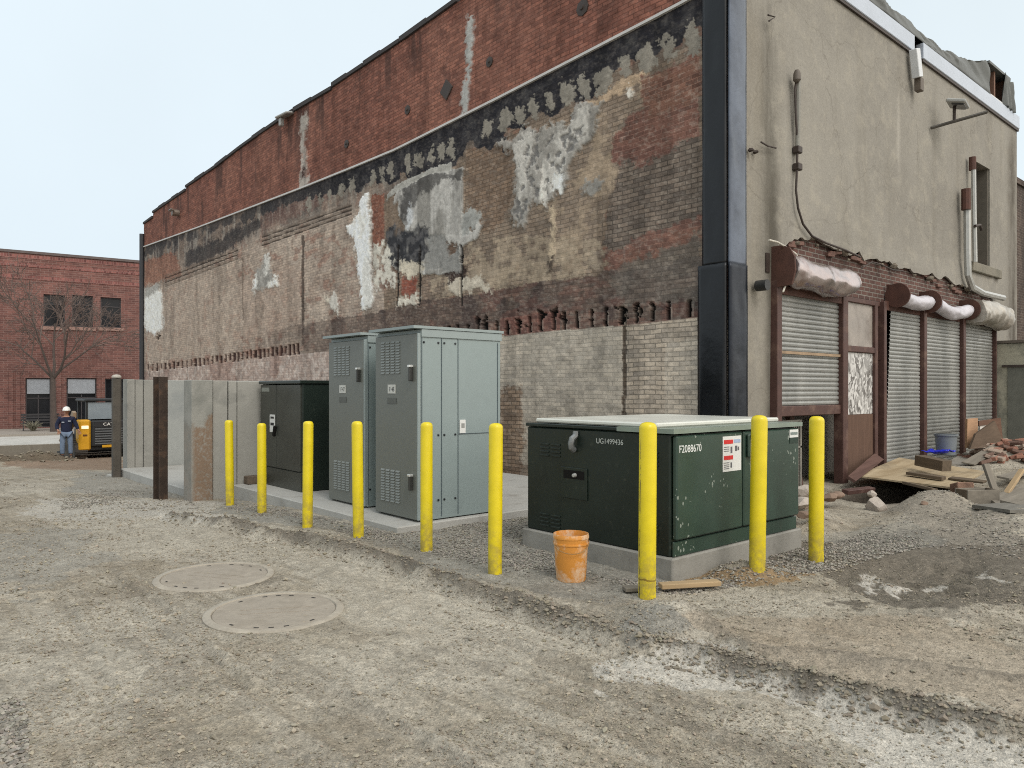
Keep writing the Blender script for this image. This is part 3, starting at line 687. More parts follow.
v_ = k.n('ShaderNodeCombineXYZ', X=sp.outputs[1], Y=k.math('ADD', sp.outputs[2], wob), Z=0.0).outputs[0]
bt = k.n('ShaderNodeTexBrick', Vector=v_, Color1=(.72, .72, .74), Color2=(1.22, 1.18, 1.14), Mortar=(1, 1, 1), Scale=1.0)
for a_, b_ in (('Mortar Size', .009), ('Brick Width', .205), ('Row Height', .068), ('Mortar Smooth', .35)): bt.inputs[a_].default_value = b_
pa = k.n('ShaderNodeAttribute', _attribute_name='paint').outputs['Color']
pr = k.n('ShaderNodeSeparateColor', Color=k.n('ShaderNodeAttribute', _attribute_name='course').outputs['Color'])
g3 = lambda x: k.n('ShaderNodeCombineColor', Red=x, Green=x, Blue=x).outputs[0]
fac = bt.outputs[1]; n2, n3 = k.noise(co, 9, 5, .65), k.noise(co, 45, 4, .7)
brick = k.mix(fac, bt.outputs[0], g3(k.math('MULTIPLY', pr.outputs[1], 1.0)))
brick = k.mix(pr.outputs[0], (1, 1, 1), brick)
gr = k.math('ADD', k.math('MULTIPLY', n2, .6), k.math('MULTIPLY', n3, .6))
gr = k.n('ShaderNodeMapRange', Value=gr, **{'From Min': .35, 'From Max': .85, 'To Min': .68, 'To Max': 1.32}).outputs[0]
cc = k.mix(1.0, k.mix(1.0, pa, brick, 'MULTIPLY'), g3(gr), 'MULTIPLY')
k.bump(k.math('ADD', k.math('MULTIPLY', gr, .5), k.math('MULTIPLY', k.math('SUBTRACT', 1, fac), pr.outputs[0])), .6, .012)
oldbrick = k.out(cc, .93, 0, .15)
wall_sheet('long_wall', lambda y: np.full(y.shape, -1.4), lambda y: ztrim(y), 420, oldbrick)
wall_sheet('parapet', lambda y: ztrim(y) + .001, lambda y: ztop(y), 150, oldbrick)
dark = simple('dark_void', (.012, .011, .010), .95, spec=.1)
darkmetal = simple('rusty_dark_metal', (.045, .032, .026), .6, .3, 6, .1)
# coping, flashing
ccop = simple('dark_coping', alb(62, 58, 58), .85, .25, 3)
m = MB()
for i in range(len(tY) - 1):
    a, b = i, i + 1
    if tY[b] - tY[a] < .06: continue
    N_ = max(1, int((tY[b] - tY[a]) / .75))
    for j in range(N_):
        f0, f1 = j / N_, (j + 1) / N_ - .012
        y0, y1 = tY[a] + (tY[b] - tY[a]) * f0, tY[a] + (tY[b] - tY[a]) * f1; z0, z1 = tZ[a] + (tZ[b] - tZ[a]) * f0, tZ[a] + (tZ[b] - tZ[a]) * f1
        zj = (j % 2) * .025
        m.prism([(X0 - .05, y0, z0 + .002), (X0 - .05, y1, z1 + .002), (X0 - .05, y1, z1 + .085 + zj), (X0 - .05, y0, z0 + .085 + zj)], (.42, 0, 0))
m.build('coping', ccop, ob, 0)
m = MB(); yy = np.linspace(Y0 + .34, Y1, 70)
for a, b in zip(yy[:-1], yy[1:]):
    m.prism([(X0 - .045, a, ztrim(a) - .02), (X0 - .045, b, ztrim(b) - .02), (X0 - .045, b, ztrim(b) + .022), (X0 - .045, a, ztrim(a) + .022)], (.06, 0, 0))
m.build('flashing', simple('pale_flashing', alb(196, 192, 188), .5, .15), ob, 0)
for px, py, s in ((583, 8, .13), (490, 62, .095), (408, 110, .10), (347, 144, .10)):
    c = onX(px, py, X0); M_ = Matrix.Translation(c) @ Matrix.Rotation(R(-90), 4, 'Y')
    MB().lathe([(0, .05), (s * .3, .05), (s * .35, .03), (s, .022), (s, -.02)], 8, M_).build('anchor_plate', darkmetal, ob)
c = onX(447, 90, X0); MB().obox(c, (.06, .3, .30), (R(45), 0, 0), .01).build('anchor_plate', darkmetal, ob)
c = onX(179, 213, X0); MB().tube([c + Vector((.1, 0, 0)), c + Vector((-.25, 0, -.02))], .12, 10).obox(c + Vector((-.26, 0, .06)), (.12, .34, .05), (0, R(25), 0)).build('vent_pipe', simple('vent_metal', alb(120, 108, 98), .5, .2, metal=.4), ob)
c = onX(291, 118, X0); MB().obox(c + Vector((-.12, .1, .08)), (.3, .6, .06), (0, R(-14), .1), .02).obox(c + Vector((-.16, .25, -.08)), (.12, .12, .22), (0, 0, 0), .02).build('scupper', simple('scupper_metal', alb(164, 162, 158), .5, .2, metal=.3), ob)
# downspout at the far corner
c0 = onX(141.3, 232, X0 - .06); MB().tube([(X0 - .06, Y1 + .06, c0.z - .1), (X0 - .06, Y1 + .06, -1.2)], .10, 8).build('downspout', simple('black_pipe', (.03, .03, .034), .5), ob)

# end wall --------------------------------------------------------
def E(px, py, dy=0.0): return onY(px, py, Y0 - .04 + dy)
zl, zb = 3.03, .05
stuc = NT('stucco'); co = stuc.coord(); sp = stuc.n('ShaderNodeSeparateXYZ', Vector=co); xo, zo = sp.outputs[0], sp.outputs[2]
n1 = stuc.noise(co, .5, 6, .6); n2 = stuc.noise(stuc.coord(scale=(2.4, 2.4, .28)), 1.0, 6, .62); n3 = stuc.noise(co, 26, 5, .7); n4 = stuc.noise(co, 3.5, 5, .65)
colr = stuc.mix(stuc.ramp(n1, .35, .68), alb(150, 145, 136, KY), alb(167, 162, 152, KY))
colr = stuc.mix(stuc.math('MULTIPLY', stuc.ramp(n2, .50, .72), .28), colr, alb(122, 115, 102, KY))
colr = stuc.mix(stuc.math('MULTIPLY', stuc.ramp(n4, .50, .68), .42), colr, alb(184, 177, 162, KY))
def streak(x, wd, z0, z1, amt, rgb):
    global colr
    g = stuc.math('POWER', 2.718, stuc.math('MULTIPLY', -1.0, stuc.math('POWER', stuc.math('DIVIDE', stuc.math('ABSOLUTE', stuc.math('SUBTRACT', stuc.math('ADD', xo, stuc.math('MULTIPLY', stuc.math('SUBTRACT', n4, .5), wd * 1.6)), x)), wd), 2.0)))
    zz = stuc.math('MULTIPLY', stuc.n('ShaderNodeMapRange', Value=zo, _interpolation_type='SMOOTHSTEP', **{'From Min': z0 - .5, 'From Max': z0 + .6}).outputs[0],
                   stuc.n('ShaderNodeMapRange', Value=zo, _interpolation_type='SMOOTHSTEP', **{'From Min': z1 + .4, 'From Max': z1 - .6}).outputs[0])
    f = stuc.math('MULTIPLY', stuc.math('MULTIPLY', g, zz), stuc.math('MULTIPLY', stuc.ramp(n2, .25, .55), amt))
    colr = stuc.mix(f, colr, rgb)
streak(9.55, .17, 3.2, 7.1, 1.0, alb(92, 88, 80, KY)); streak(9.66, .14, -.3, 4.6, .8, alb(88, 84, 76, KY)); streak(20.45, .3, 1, 7.6, .95, alb(88, 80, 70, KY))
streak(16.9, .22, 4.2, 7.5, .25, alb(112, 104, 92, KY)); streak(14.0, .07, 5.4, 6.9, .4, alb(206, 200, 188, KY)); streak(9.25, .35, -.3, 6.8, .30, alb(150, 140, 122, KY))
crk = stuc.n('ShaderNodeTexVoronoi', _feature='DISTANCE_TO_EDGE', Vector=stuc.n('ShaderNodeVectorMath', _operation='ADD', i0=co, i1=stuc.n('ShaderNodeTexNoise', Vector=co, Scale=1.4, Detail=4).outputs['Color']).outputs[0], Scale=.38).outputs['Distance']
colr = stuc.mix(stuc.math('MULTIPLY', stuc.ramp(crk, .006, .0), .3), colr, alb(98, 90, 80, KY))
gg = stuc.n('ShaderNodeMapRange', Value=n3, **{'From Min': .3, 'From Max': .7, 'To Min': .88, 'To Max': 1.1}).outputs[0]
colr = stuc.mix(1.0, colr, stuc.n('ShaderNodeCombineColor', Red=gg, Green=gg, Blue=gg).outputs[0], 'MULTIPLY')
stuc.bump(stuc.math('ADD', stuc.math('MULTIPLY', n3, .3), n4), .35, .03)
stucco = stuc.out(colr, .9, 0, .2)
rag = [(778, 252), (783, 247), (790, 241), (798, 238), (803, 241), (812, 238), (820, 243), (832, 249), (841, 251), (848, 256), (857, 252), (862, 260), (872, 258), (880, 262), (888, 262), (897, 268), (906, 268), (912, 273), (922, 275),
       (930, 274), (938, 280), (944, 277), (952, 284), (960, 286), (970, 291), (980, 292), (993, 298)]
rag2 = []
for (xa, ya), (xb, yb) in zip(rag[:-1], rag[1:]):
    for j in range(3): rag2.append((xa + (xb - xa) * j / 3 + random.uniform(-.6, .6), ya + (yb - ya) * j / 3 + random.uniform(-1.2, 1.2)))
lo_ = E(778, 252); hi_ = E(993, 298)
outer = [(X0 + .34, Y0, -.4), (X0 + .34, Y0, 7.78), (X1, Y0, 7.78), (X1, Y0, -.4), (hi_.x, Y0, -.4), (hi_.x, Y0, hi_.z)] + [tuple(E(*p)) for p in reversed(rag2)] + [(lo_.x, Y0, -.4)]
wa, wb = E(974, 160), E(990, 268)
hole = [(wa.x, Y0, wb.z), (wb.x, Y0, wb.z), (wb.x, Y0, wa.z), (wa.x, Y0, wa.z)]
MB().prism([outer, hole], (0, -.035, 0)).build('stucco_face', stucco, ob, 0)
rb = brick_mat('wall_brick', alb(116, 86, 78, KY), alb(92, 72, 68, KY), alb(142, 134, 126, KY), .21, .072, .011, 0, alb(70, 60, 55, KY), .55, .8)
MB().prism([[(X0 + .34, Y0 + .002, -.4), (X0 + .34, Y0 + .002, 7.75), (X1, Y0 + .002, 7.75), (X1, Y0 + .002, -.4), (18.99, Y0 + .002, -.4), (18.99, Y0 + .002, zl), (9.80, Y0 + .002, zl), (9.80, Y0 + .002, -.4)],
           [(p[0], Y0 + .002, p[2]) for p in hole]], (0, .32, 0)).build('brick_band', rb, ob, 0)
# loose bricks standing proud at the broken stucco edge
bbm, mcm = simple('broken_brick', alb(124, 94, 84, KY), .9, .35, 9, .3), simple('mortar_crumb', alb(128, 118, 104, KY), .95, .3, 9, .3)
for i in range(18):
    px = random.choice([random.uniform(780, 800), random.uniform(842, 862), random.uniform(925, 960), random.uniform(800, 985)]); yy = np.interp(px, [q[0] for q in rag], [q[1] for q in rag]) + random.uniform(0, 7)
    MB().obox(E(px, yy, .015), (.2, .06, .06), (random.uniform(-.08, .08), random.uniform(-.1, .1), random.uniform(-.1, .1)), .006).build('broken_brick', bbm, ob, 0)
for i in range(20):
    px = random.uniform(795, 985); yy = np.interp(px, [q[0] for q in rag], [q[1] for q in rag]) + random.uniform(-2, 5)
    MB().rock(E(px, yy, -.03), random.uniform(.03, .09), i, .8, 1).build('mortar_crumb', mcm, ob, 0)
# body behind: back walls, roof, dark interior
MB().box((X0 + .34, Y1 - .3, -1.4), (X1, Y1, 7.7)).box((X1 - .3, Y0 + .33, -.6), (X1, Y1 - .3, 7.7)).build('rear_wall', rb, ob, 0)
MB().box((X0 + .34, Y0 + .33, 7.45), (X1 - .31, Y1 - .31, 7.6)).build('roof', simple('roof_felt', (.06, .06, .06), .9), ob, 0)
MB().box((9.4, 6.5, -.5), (19.4, 6.6, 3.4)).box((9.4, 5.9, -.5), (9.5, 7.6, 3.4)).box((19.3, 5.9, -.5), (19.4, 7.6, 3.4)).box((9.4, 5.9, 3.2), (19.4, 7.6, 3.3)).build('inner_wall', simple('inner_wall', (.30, .28, .25), .95, .3), ob, 0)
# corner covers
def dented(name, lo, hi, n_, mat, amp, seed, face):
    """a thin folded metal cover whose broad face is dented"""
    nu, nv = n_; V = []; Qd = []
    for i in range(nu + 1):
        for j in range(nv + 1):
            a, b = i / nu, j / nv; z = lo[2] + (hi[2] - lo[2]) * b
            e = min(1, min(a, 1 - a) * 6)
            if face == 'x': y = lo[1] + (hi[1] - lo[1]) * a; V.append((lo[0] - amp * e * (float(fbm(np.array([y * 4.]), np.array([z * 1.3]), seed)[0]) - .35), y, z))
            else: x = lo[0] + (hi[0] - lo[0]) * a; V.append((x, lo[1] - amp * e * (float(fbm(np.array([x * 4.]), np.array([z * 1.3]), seed)[0]) - .35), z))
    for i in range(nu):
        for j in range(nv): q = i * (nv + 1) + j; Qd.append((q, q + 1, q + nv + 2, q + nv + 1))
    me = rawmesh(name, V, Qd); o = link(me, name, mat, ob)
    s = o.modifiers.new('thick', 'SOLIDIFY'); s.thickness = .03; s.offset = 1 if face == 'x' else -1
    return o
blk = simple('black_sheet', alb(12, 13, 17, 1.0), .30, .35, 2.5, .5, 3.0, spec=.4)
blu = simple('sky_sheen_metal', alb(88, 95, 107, .85), .30, .35, 1.6, .5, 3.2, metal=.35, dirt=alb(112, 120, 132, .8), dirt_amt=.2, dscale=1.1)  # sky reflection on the end wall side painted as bluish base and paler patches
zs_ = 3.15
dented('corner_cover', (X0 - .055, Y0 - .05, zs_), (0, Y0 + .31, 7.9), (8, 90), blk, .05, 601, 'x')
dented('corner_cover', (X0 - .085, Y0 - .07, -.4), (0, Y0 + .36, zs_ + .02), (8, 60), blk, .05, 603, 'x')
dented('corner_cover', (X0 - .055, Y0 - .06, zs_), (X0 + .345, 0, 7.9), (8, 90), blu, .06, 605, 'y')
dented('corner_cover', (X0 - .085, Y0 - .085, -.4), (X0 + .335, 0, zs_ + .02), (8, 60), simple('dull_sheet_metal', alb(34, 39, 48, .8), .36, .35, 1.6, .5, 3.2, metal=.4), .06, 607, 'y')
# eaves band
band = simple('eaves_panel', alb(186, 194, 206, .86), .45, .12, 1.5, spec=.5)
gapx0, gapx1 = E(912, 45).x, E(921, 55).x
MB().box((X0 + .36, Y0 - .09, 7.73), (gapx0, Y0 + .05, 8.03), .01).box((gapx1, Y0 - .09, 7.73), (X1 + .02, Y0 + .05, 8.03), .01).build('eaves_band', band, ob, 0)
MB().box((X0 + .36, Y0 - .075, 7.68), (gapx0, Y0 - .036, 7.728)).box((gapx1, Y0 - .075, 7.68), (X1 + .02, Y0 - .036, 7.728)).build('eaves_trim', darkmetal, ob, 0)
c = E(916, 62, -.12); MB().obox(c + Vector((.0, 0, -.03)), (.17, .14, .50), (0, R(-16), 0), .01).build('rainwater_head', simple('white_metal', alb(214, 216, 218, .9), .5, .12), ob, 0)
MB().obox(c + Vector((.14, 0, -.38)), (.14, .12, .24), (0, 0, 0), .01).build('outlet_pipe', simple('brown_metal', alb(98, 88, 78, .9), .6), ob, 0)
# upper window
rv = simple('reveal_plaster', alb(112, 106, 96, KY), .9, .2)
fr = MB(); wz0, wz1, wx0, wx1 = wb.z, wa.z, wa.x, wb.x
wn_ = fr.box((wx0, Y0 + .30, wz0), (wx1, Y0 + .34, wz1)).build('window', simple('boarded_panel', alb(98, 95, 88, KY), .8, .2), ob, 0)
MB().box((wx0 - .30, Y0 - .12, wz0 - .20), (wx1 + .55, Y0 - .036, wz0), .015).build('window_sill', simple('stone_sill', alb(140, 134, 120, KY), .9, .25, 4, .3, dirt=alb(70, 72, 58), dirt_amt=.4), ob, 0)
MB().box((wx0 + .002, Y0 + .002, wz0), (wx0 + .05, Y0 + .30, wz1)).box((wx1 - .05, Y0 + .002, wz0), (wx1 - .002, Y0 + .30, wz1)).build('window_frame', rv, ob, 0)
# pipes on the end wall
galv = simple('galvanised_pipe', alb(186, 186, 182, .85), .42, .15, 8, metal=.35)
rust = simple('rust_brown', alb(84, 56, 47, .9), .75, .3, 7, .15)
def pipe(name, pts, r, mat, dy=-.09): return MB().tube([E(x, y, dy) for x, y in pts], r, 8).build(name, mat, ob)
pipe('conduit', [(798, 80), (798, 120), (797.6, 150)], .035, simple('conduit_grey', alb(134, 132, 124, .9), .5, .2))
pipe('cable', [(797, 75), (795, 90), (796, 120), (797.5, 140), (797, 170), (796, 190), (798, 208), (803, 224), (812, 236), (826, 243), (845, 250), (860, 257)], .017, darkmetal)
c = E(797, 76, -.12); MB().lathe([(0, .09), (.03, .085), (.05, .04), (.055, -.06), (.03, -.09), (0, -.09)], 12, Matrix.Translation(c)).build('cable_cap', simple('cap_grey', alb(92, 84, 76), .6), ob)
for py in (150, 167): MB().obox(E(797.5, py, -.08), (.12, .10, .10), (0, 0, 0), .01).build('conduit_joint', darkmetal, ob)
pipe('vent_pipe', [(967, 205), (967.3, 250), (968, 275), (972, 287), (982, 293), (1003, 298)], .068, galv, -.14)
c = E(966, 198, -.14); MB().tube([c + Vector((0, 0, .18)), c - Vector((0, 0, .24))], .09, 10).build('pipe_sleeve', rust, ob)
pipe('window_pipe', [(973.5, 166), (974, 210), (975, 262)], .048, galv, -.12)
c = E(972.5, 163, -.1); MB().tube([c + Vector((0, 0, .12)), c - Vector((0, 0, .15))], .07, 10).build('pipe_sleeve', rust, ob)
pipe('pipe_clip', [(975, 226), (980, 225), (981.5, 230)], .03, darkmetal, -.16)
# floodlight arm
c, e_ = E(931, 127, -.1), E(938, 123, -.1)
a0 = E(931, 128, -.03); a1 = P(987, 112, (ca * a0.x + sa * a0.y) * .985); a1 = a0 + (a1 - a0) * 1.0
MB().tube([a0, a1], .032, 6).build('bracket_arm', simple('arm_grey', alb(70, 66, 60), .6), ob)
mid = a0 + (a1 - a0) * .42
MB().tube([mid, mid + Vector((0, 0, .28))], .03, 6).build('lamp_post', darkmetal, ob)
fl = MB().obox(mid + Vector((.03, -.05, .33)), (.46, .34, .07), (R(16), 0, R(10)), .02).build('floodlight', simple('lamp_housing', alb(150, 150, 146), .5, .2), ob, 0)
MB().obox(mid + Vector((.03, -.075, .285)), (.34, .22, .06), (R(16), 0, R(10)), .02).build('lamp_lens', simple('lamp_glass', (.05, .05, .05), .2), fl, 0)
for px, py in ((751, 150), (756, 152)): MB().rock(E(px, py, -.05), .05, px, .8, 1).build('pipe_stub', darkmetal, ob)
c = E(757, 286, -.05); MB().tube([c, c + Vector((.0, -.16, 0))], .075, 12).build('pipe_stub', simple('pipe_black', (.03, .03, .03), .5), ob)
MB().box((E(765, 268).x, Y0 - .06, 3.15), (E(768.5, 268).x, Y0 - .036, 3.42)).build('recess_shade', darkmetal, ob, 0)  # dark plate standing in for a shaded recess in the wall
pipe('wire', [(769, 240), (777, 242), (786, 247), (796, 254), (800, 262), (797, 270), (786, 284), (783, 292)], .014, simple('white_wire', alb(190, 184, 172), .5), -.2)
pipe('wire', [(862, 268), (872, 262), (880, 264), (893, 270), (903, 271)], .012, darkmetal, -.1)
pipe('wire', [(768, 15), (775, 17), (769, 21)], .012, darkmetal, -.1); pipe('wire', [(761, 142), (768, 146), (776, 148)], .012, darkmetal, -.08)

# shutters and door
steel = NT('shutter_steel'); co = steel.coord(); n1 = steel.noise(steel.coord(scale=(1.5, 1, .5)), 1.2, 5, .6); n2 = steel.noise(co, 20, 4)
cs = steel.mix(steel.ramp(n1, .35, .65), alb(154, 155, 151, .70), alb(186, 186, 181, .70)); cs = steel.mix(steel.math('MULTIPLY', steel.ramp(n2, .58, .75), .5), cs, alb(140, 130, 118, .8))
shut = steel.out(cs, .45, .25, .5)
brown = simple('brown_paint', alb(80, 56, 50, .95), .6, .25, 6, .1, dirt=alb(120, 98, 84), dirt_amt=.2)
def curtain(x0, x1, z0, z1, y, lean=0.0):
    m = MB(); n = int((z1 - z0) / .070); V = []; Qd = []
    prof = []
    for i in range(n):
        z = z0 + (z1 - z0) * i / n; s = (z1 - z0) / n
        for f, o in ((0, 0), (.16, -.013), (.5, -.018), (.8, -.012), (.9, .004)): prof.append((z + f * s, o))
    prof.append((z1, 0))
    for z, o in prof:
        f = (z - z0) / (z1 - z0); V += [(x0 + lean * f, y + o, z), (x1, y + o, z)]
    for i in range(len(prof) - 1): Qd.append((2 * i, 2 * i + 1, 2 * i + 3, 2 * i + 2))
    return rawmesh('slat_curtain', V, Qd, False)
cr = simple('crushed_steel', alb(188, 176, 174, .85), .26, .15, 3, .35, 4, metal=.75, dirt=alb(124, 96, 90), dirt_amt=.3, dscale=4)
def crumple(x0, x1, yc, zc, r, amp, seed, sag=0., parent=None, name='hood', mat=None, ry=1.0):
    nu, nv = 44, 28; V, Qd = [], []
    for i in range(nu + 1):
        f = i / nu; x = x0 + (x1 - x0) * f
        for j in range(nv):
            a = 2 * math.pi * j / nv
            e = amp * (float(fbm(np.array([x * 2.2 + 3]), np.array([a * 1.1]), seed)[0]) - .5) * 2 + amp * .6 * (abs(float(fbm(np.array([x * 3.3]), np.array([a * 1.6 + 7]), seed + 9)[0]) - .5) * 3 - .5)
            rr_ = r * (1 + e) * (1 - .35 * max(0, f - .9) * 10 * .7)
            V.append((x, yc + rr_ * ry * math.cos(a), zc + rr_ * math.sin(a) - sag * math.sin(math.pi * f)))
    for i in range(nu):
        for j in range(nv): Qd.append((i * nv + j, i * nv + (j + 1) % nv, (i + 1) * nv + (j + 1) % nv, (i + 1) * nv + j))
    me = rawmesh(name, V, Qd)
    bm = bmesh.new(); bm.from_mesh(me); bm.verts.ensure_lookup_table()
    bm.faces.new([bm.verts[j] for j in range(nv)]); bm.faces.new([bm.verts[nu * nv + j] for j in reversed(range(nv))]); bm.to_mesh(me); bm.free()
    return link(me, name, mat or cr, parent)
ys = Y0 - .06
def endplate(x, r, parent, name='end_plate', yc=Y0 - .22, zc=3.14):
    return MB().tube([(x - .02, yc, zc), (x + .02, yc, zc)], r, 20).box((x - .015, yc + .02, zc - r * .9), (x + .015, Y0 - .037, zc + r * .95)).build(name, rust, parent)
s1 = link(curtain(9.775, 11.62, 1.27, zl - .04, ys), 'roller_shutter', shut, ob)
MB().box((9.772, ys - .05, 1.12), (11.66, ys + .05, 1.268), .01).build('bottom_bar', brown, s1, 0)
MB().box((9.78, ys - .045, 2.02), (11.66, ys - .034, 2.06)).build('slat_band', simple('rust_band', alb(150, 128, 104), .7, .3), s1, 0)
MB().box((9.64, ys - .09, -.2), (9.77, ys + .07, zl + .02), .01).build('guide_rail', brown, s1, 0)
MB().box((11.625, ys - .09, -.35), (11.80, ys + .07, zl - .05), .01).build('guide_rail', brown, s1, 0)
MB().prism([(9.64, Y0 - .036, 2.93), (9.64, Y0 - .036, 3.52), (9.64, Y0 - .22, 3.52), (9.64, Y0 - .33, 3.47), (9.64, Y0 - .40, 3.34), (9.64, Y0 - .41, 3.15), (9.64, Y0 - .36, 2.96)], (.04, 0, 0)).build('end_plate', rust, s1, 0)
crumple(9.70, 11.70, Y0 - .24, 3.19, .22, .24, 21, .05, s1)
MB().box((9.78, ys - .07, 2.86), (11.62, ys - .035, 2.98)).build('lintel_trim', rust, s1, 0)
panes = [(13.34, 14.86, .24), (15.03, 16.90, 0), (17.10, 18.90, 0)]
for i, (a, b, ln) in enumerate(panes):
    sh = link(curtain(a, b, .02, zl - .06, ys, ln), 'roller_shutter', shut, ob)
    MB().box((b + .02, ys - .09, -.15), (b + (.15 if i < 2 else .07), ys + .07, zl - .02), .01).build('guide_rail', brown, sh, 0)
    endplate(a + (.16 if i == 0 else -.1), .21, sh)
    if i < 2:
        crumple(a + (.2 if i == 0 else .10), b + .02, Y0 - .24, 3.12, .13, .17, 31 + i, .06 + .06 * i, sh, 'rolled_curtain', simple('rolled_white', alb(196, 192, 198, .9), .4, .15, metal=.2))
    else:
        crumple(a - .05, b + .22, Y0 - .26, 3.10, .25, .36, 43, 0, sh, 'hood', simple('crumpled_tin', alb(178, 172, 162, .9), .4, .25, 4, .4, 6, metal=.35, dirt=alb(120, 108, 92), dirt_amt=.4))
    MB().box((a, ys - .02, zl - .14), (b, ys + .02, zl + .02)).build('lintel_trim', rust, sh, 0)
# door
dx0, dx1 = 11.81, 13.42
dr = MB().box((12.95, ys - .02, -.2), (13.06, ys + .10, zl - .03), .01).box((13.16, ys - .08, -.2), (13.26, ys + .10, zl - .01), .01).box((11.81, ys - .01, zl - .10), (13.16, ys + .09, zl - .02), .01).box((11.81, ys - .01, 2.12), (12.95, ys + .07, 2.22), .01).build('door', brown, ob, 0)
MB().box((11.82, ys + .03, 2.225), (12.94, ys + .05, zl - .10)).build('transom_panel', simple('clouded_sheet', alb(150, 142, 134, .95), .5, .25, 2.2, dirt=alb(96, 84, 76), dirt_amt=.3, dscale=2), dr, 0)
osb = NT('frosted_board'); co = osb.coord(scale=(1, 1, .6)); vo = osb.n('ShaderNodeTexVoronoi', Vector=osb.n('ShaderNodeVectorMath', _operation='ADD', i0=co, i1=osb.n('ShaderNodeTexNoise', Vector=co, Scale=5.0).outputs['Color']).outputs[0], Scale=10.0).outputs['Color']
sv = osb.n('ShaderNodeSeparateColor', Color=vo).outputs[0]
MB().box((11.82, ys + .03, 1.10), (12.94, ys + .05, 2.115)).build('glass_panel', osb.out(osb.mix(sv, alb(96, 92, 88, .9), alb(222, 220, 216, .9)), .5), dr, 0)
wood = lambda name, rgb, ax=0, rough=.8, var=.25: (lambda k: k.out(k.mix(k.ramp(k.math('ADD', k.math('MULTIPLY', k.noise(k.coord(scale=tuple((.6 if i == ax else 9) for i in range(3))), 2.0, 6, .6), .75), k.math('MULTIPLY', k.noise(k.coord(), 1.7, 4), .35)), .35, .75), tuple(c * (1 - var) for c in rgb), tuple(min(.8, c * (1 + var)) for c in rgb)), rough, 0, .25))(NT(name))
MB().box((11.82, ys + .02, -.2), (12.94, ys + .055, 1.097)).build('kick_panel', wood('brown_plywood', alb(98, 76, 64, .9), 2), dr, 0)
MB().box((13.065, ys + .10, -.2), (13.155, ys + .12, zl - .1)).build('side_panel', wood('side_board', alb(104, 84, 72, .9), 2), dr, 0)

# ------------------------------------------------------------------ pads
padm = simple('pad_concrete', alb(182, 180, 174, .80), .88, .10, 1.6, .15, 40, dirt=alb(124, 116, 104, .8), dirt_amt=.22, dscale=2.2)
cp = MB().box((4.16, 6.62, -.45), (8.3, 11.24, .076), .012).build('concrete_pad', padm, ang=0)
tag(cp, 'long low concrete pad carrying the grey switchgear cabinets', 'concrete pad')
tp = MB().box((4.79, 3.60, -.3), (6.82, 5.385, .168), .012).build('concrete_pad', simple('plinth_concrete', alb(146, 143, 136, .85), .88, .14, 2.2, .15, 40, dirt=alb(98, 92, 84, .8), dirt_amt=.25, dscale=2), ang=0)
tag(tp, 'square raised concrete plinth under the dark green transformer', 'concrete pad')

# ------------------------------------------------------------------ dark green transformer
def green(name, rgb, speck=False, spec=.5):
    k = NT(name); co = k.coord(); n1 = k.noise(co, 2.2, 5, .6); n2 = k.noise(co, 18, 4, .6)
    c_ = k.mix(k.ramp(n1, .3, .7), tuple(x * .82 for x in rgb), tuple(x * 1.2 for x in rgb))
    c_ = k.mix(k.math('MULTIPLY', k.ramp(n2, .6, .8), .18), c_, alb(120, 118, 105, .8))
    if speck:
        vo = k.n('ShaderNodeTexVoronoi', Vector=k.n('ShaderNodeMapping', Vector=co, Scale=(1, 1, .62)).outputs[0], Scale=30.0)
        rr = k.n('ShaderNodeSeparateColor', Color=vo.outputs['Color']).outputs[0]
        sp = k.math('LESS_THAN', vo.outputs['Distance'], k.math('MULTIPLY', rr, .36))
        sp = k.math('MULTIPLY', sp, k.math('GREATER_THAN', k.math('ADD', k.noise(co, 2.6, 4, .6), k.math('MULTIPLY', k.noise(co, 11, 2), .4)), .765))
        c_ = k.mix(k.math('MULTIPLY', sp, .6), c_, alb(165, 172, 162, .9))
    return k.out(c_, k.math('ADD', k.math('MULTIPLY', n1, .15), .26), 0, spec)
gA, gB, gC = green('green_paint', alb(30, 40, 34, .8), spec=.35), green('splashed_green_paint', alb(48, 68, 58, .85), True), green('hood_sheen_green', alb(128, 140, 128, .8), spec=.6)  # light put into one green: shaded body, lit doors, sky sheen on the hood
white = simple('white_label', alb(226, 226, 222, .85), .5, .05)
red = simple('red_label', alb(196, 40, 38), .5, .08)
inkb = simple('ink', (.02, .02, .022), .6)
letter = simple('white_lettering', alb(222, 224, 220, .9), .6, .08)
tx0, tx1, ty0, ty1, tz0, tz1 = 4.82, 6.78, 3.63, 5.34, .17, 1.150
tr = thing('transformer', 'wide dark green pad mounted transformer with spattered doors and pale flat lid', 'transformer', (tx0, ty0, tz0))
b = MB().box((tx0, ty0 + .02, tz0), (tx1, ty1, tz1), .012)
b.build('body', gA, tr, 0)
MB().box((tx0 + .02, ty0 - .005, tz0 + .0), (tx1 - .02, ty0 + .017, tz0 + .12), .006).build('base_skirt', gB, tr, 0)
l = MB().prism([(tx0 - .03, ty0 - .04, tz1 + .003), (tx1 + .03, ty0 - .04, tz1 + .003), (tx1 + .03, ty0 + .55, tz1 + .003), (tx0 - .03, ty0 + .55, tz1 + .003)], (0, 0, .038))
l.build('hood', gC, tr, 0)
MB().box((tx0 + .015, ty0 + .16, tz1 + .041), (tx1 - .05, ty1 - .10, tz1 + .082), .012).build('lid', simple('pale_lid', alb(204, 204, 195, .92), .3, .12, 2), tr, 0)  # lid coloured much paler than the green body
MB().box((tx0 - .012, ty0 + .56, tz1 + .004), (tx1 - .02, ty1 + .012, tz1 + .036), .006).build('lid_flange', gA, tr, 0)
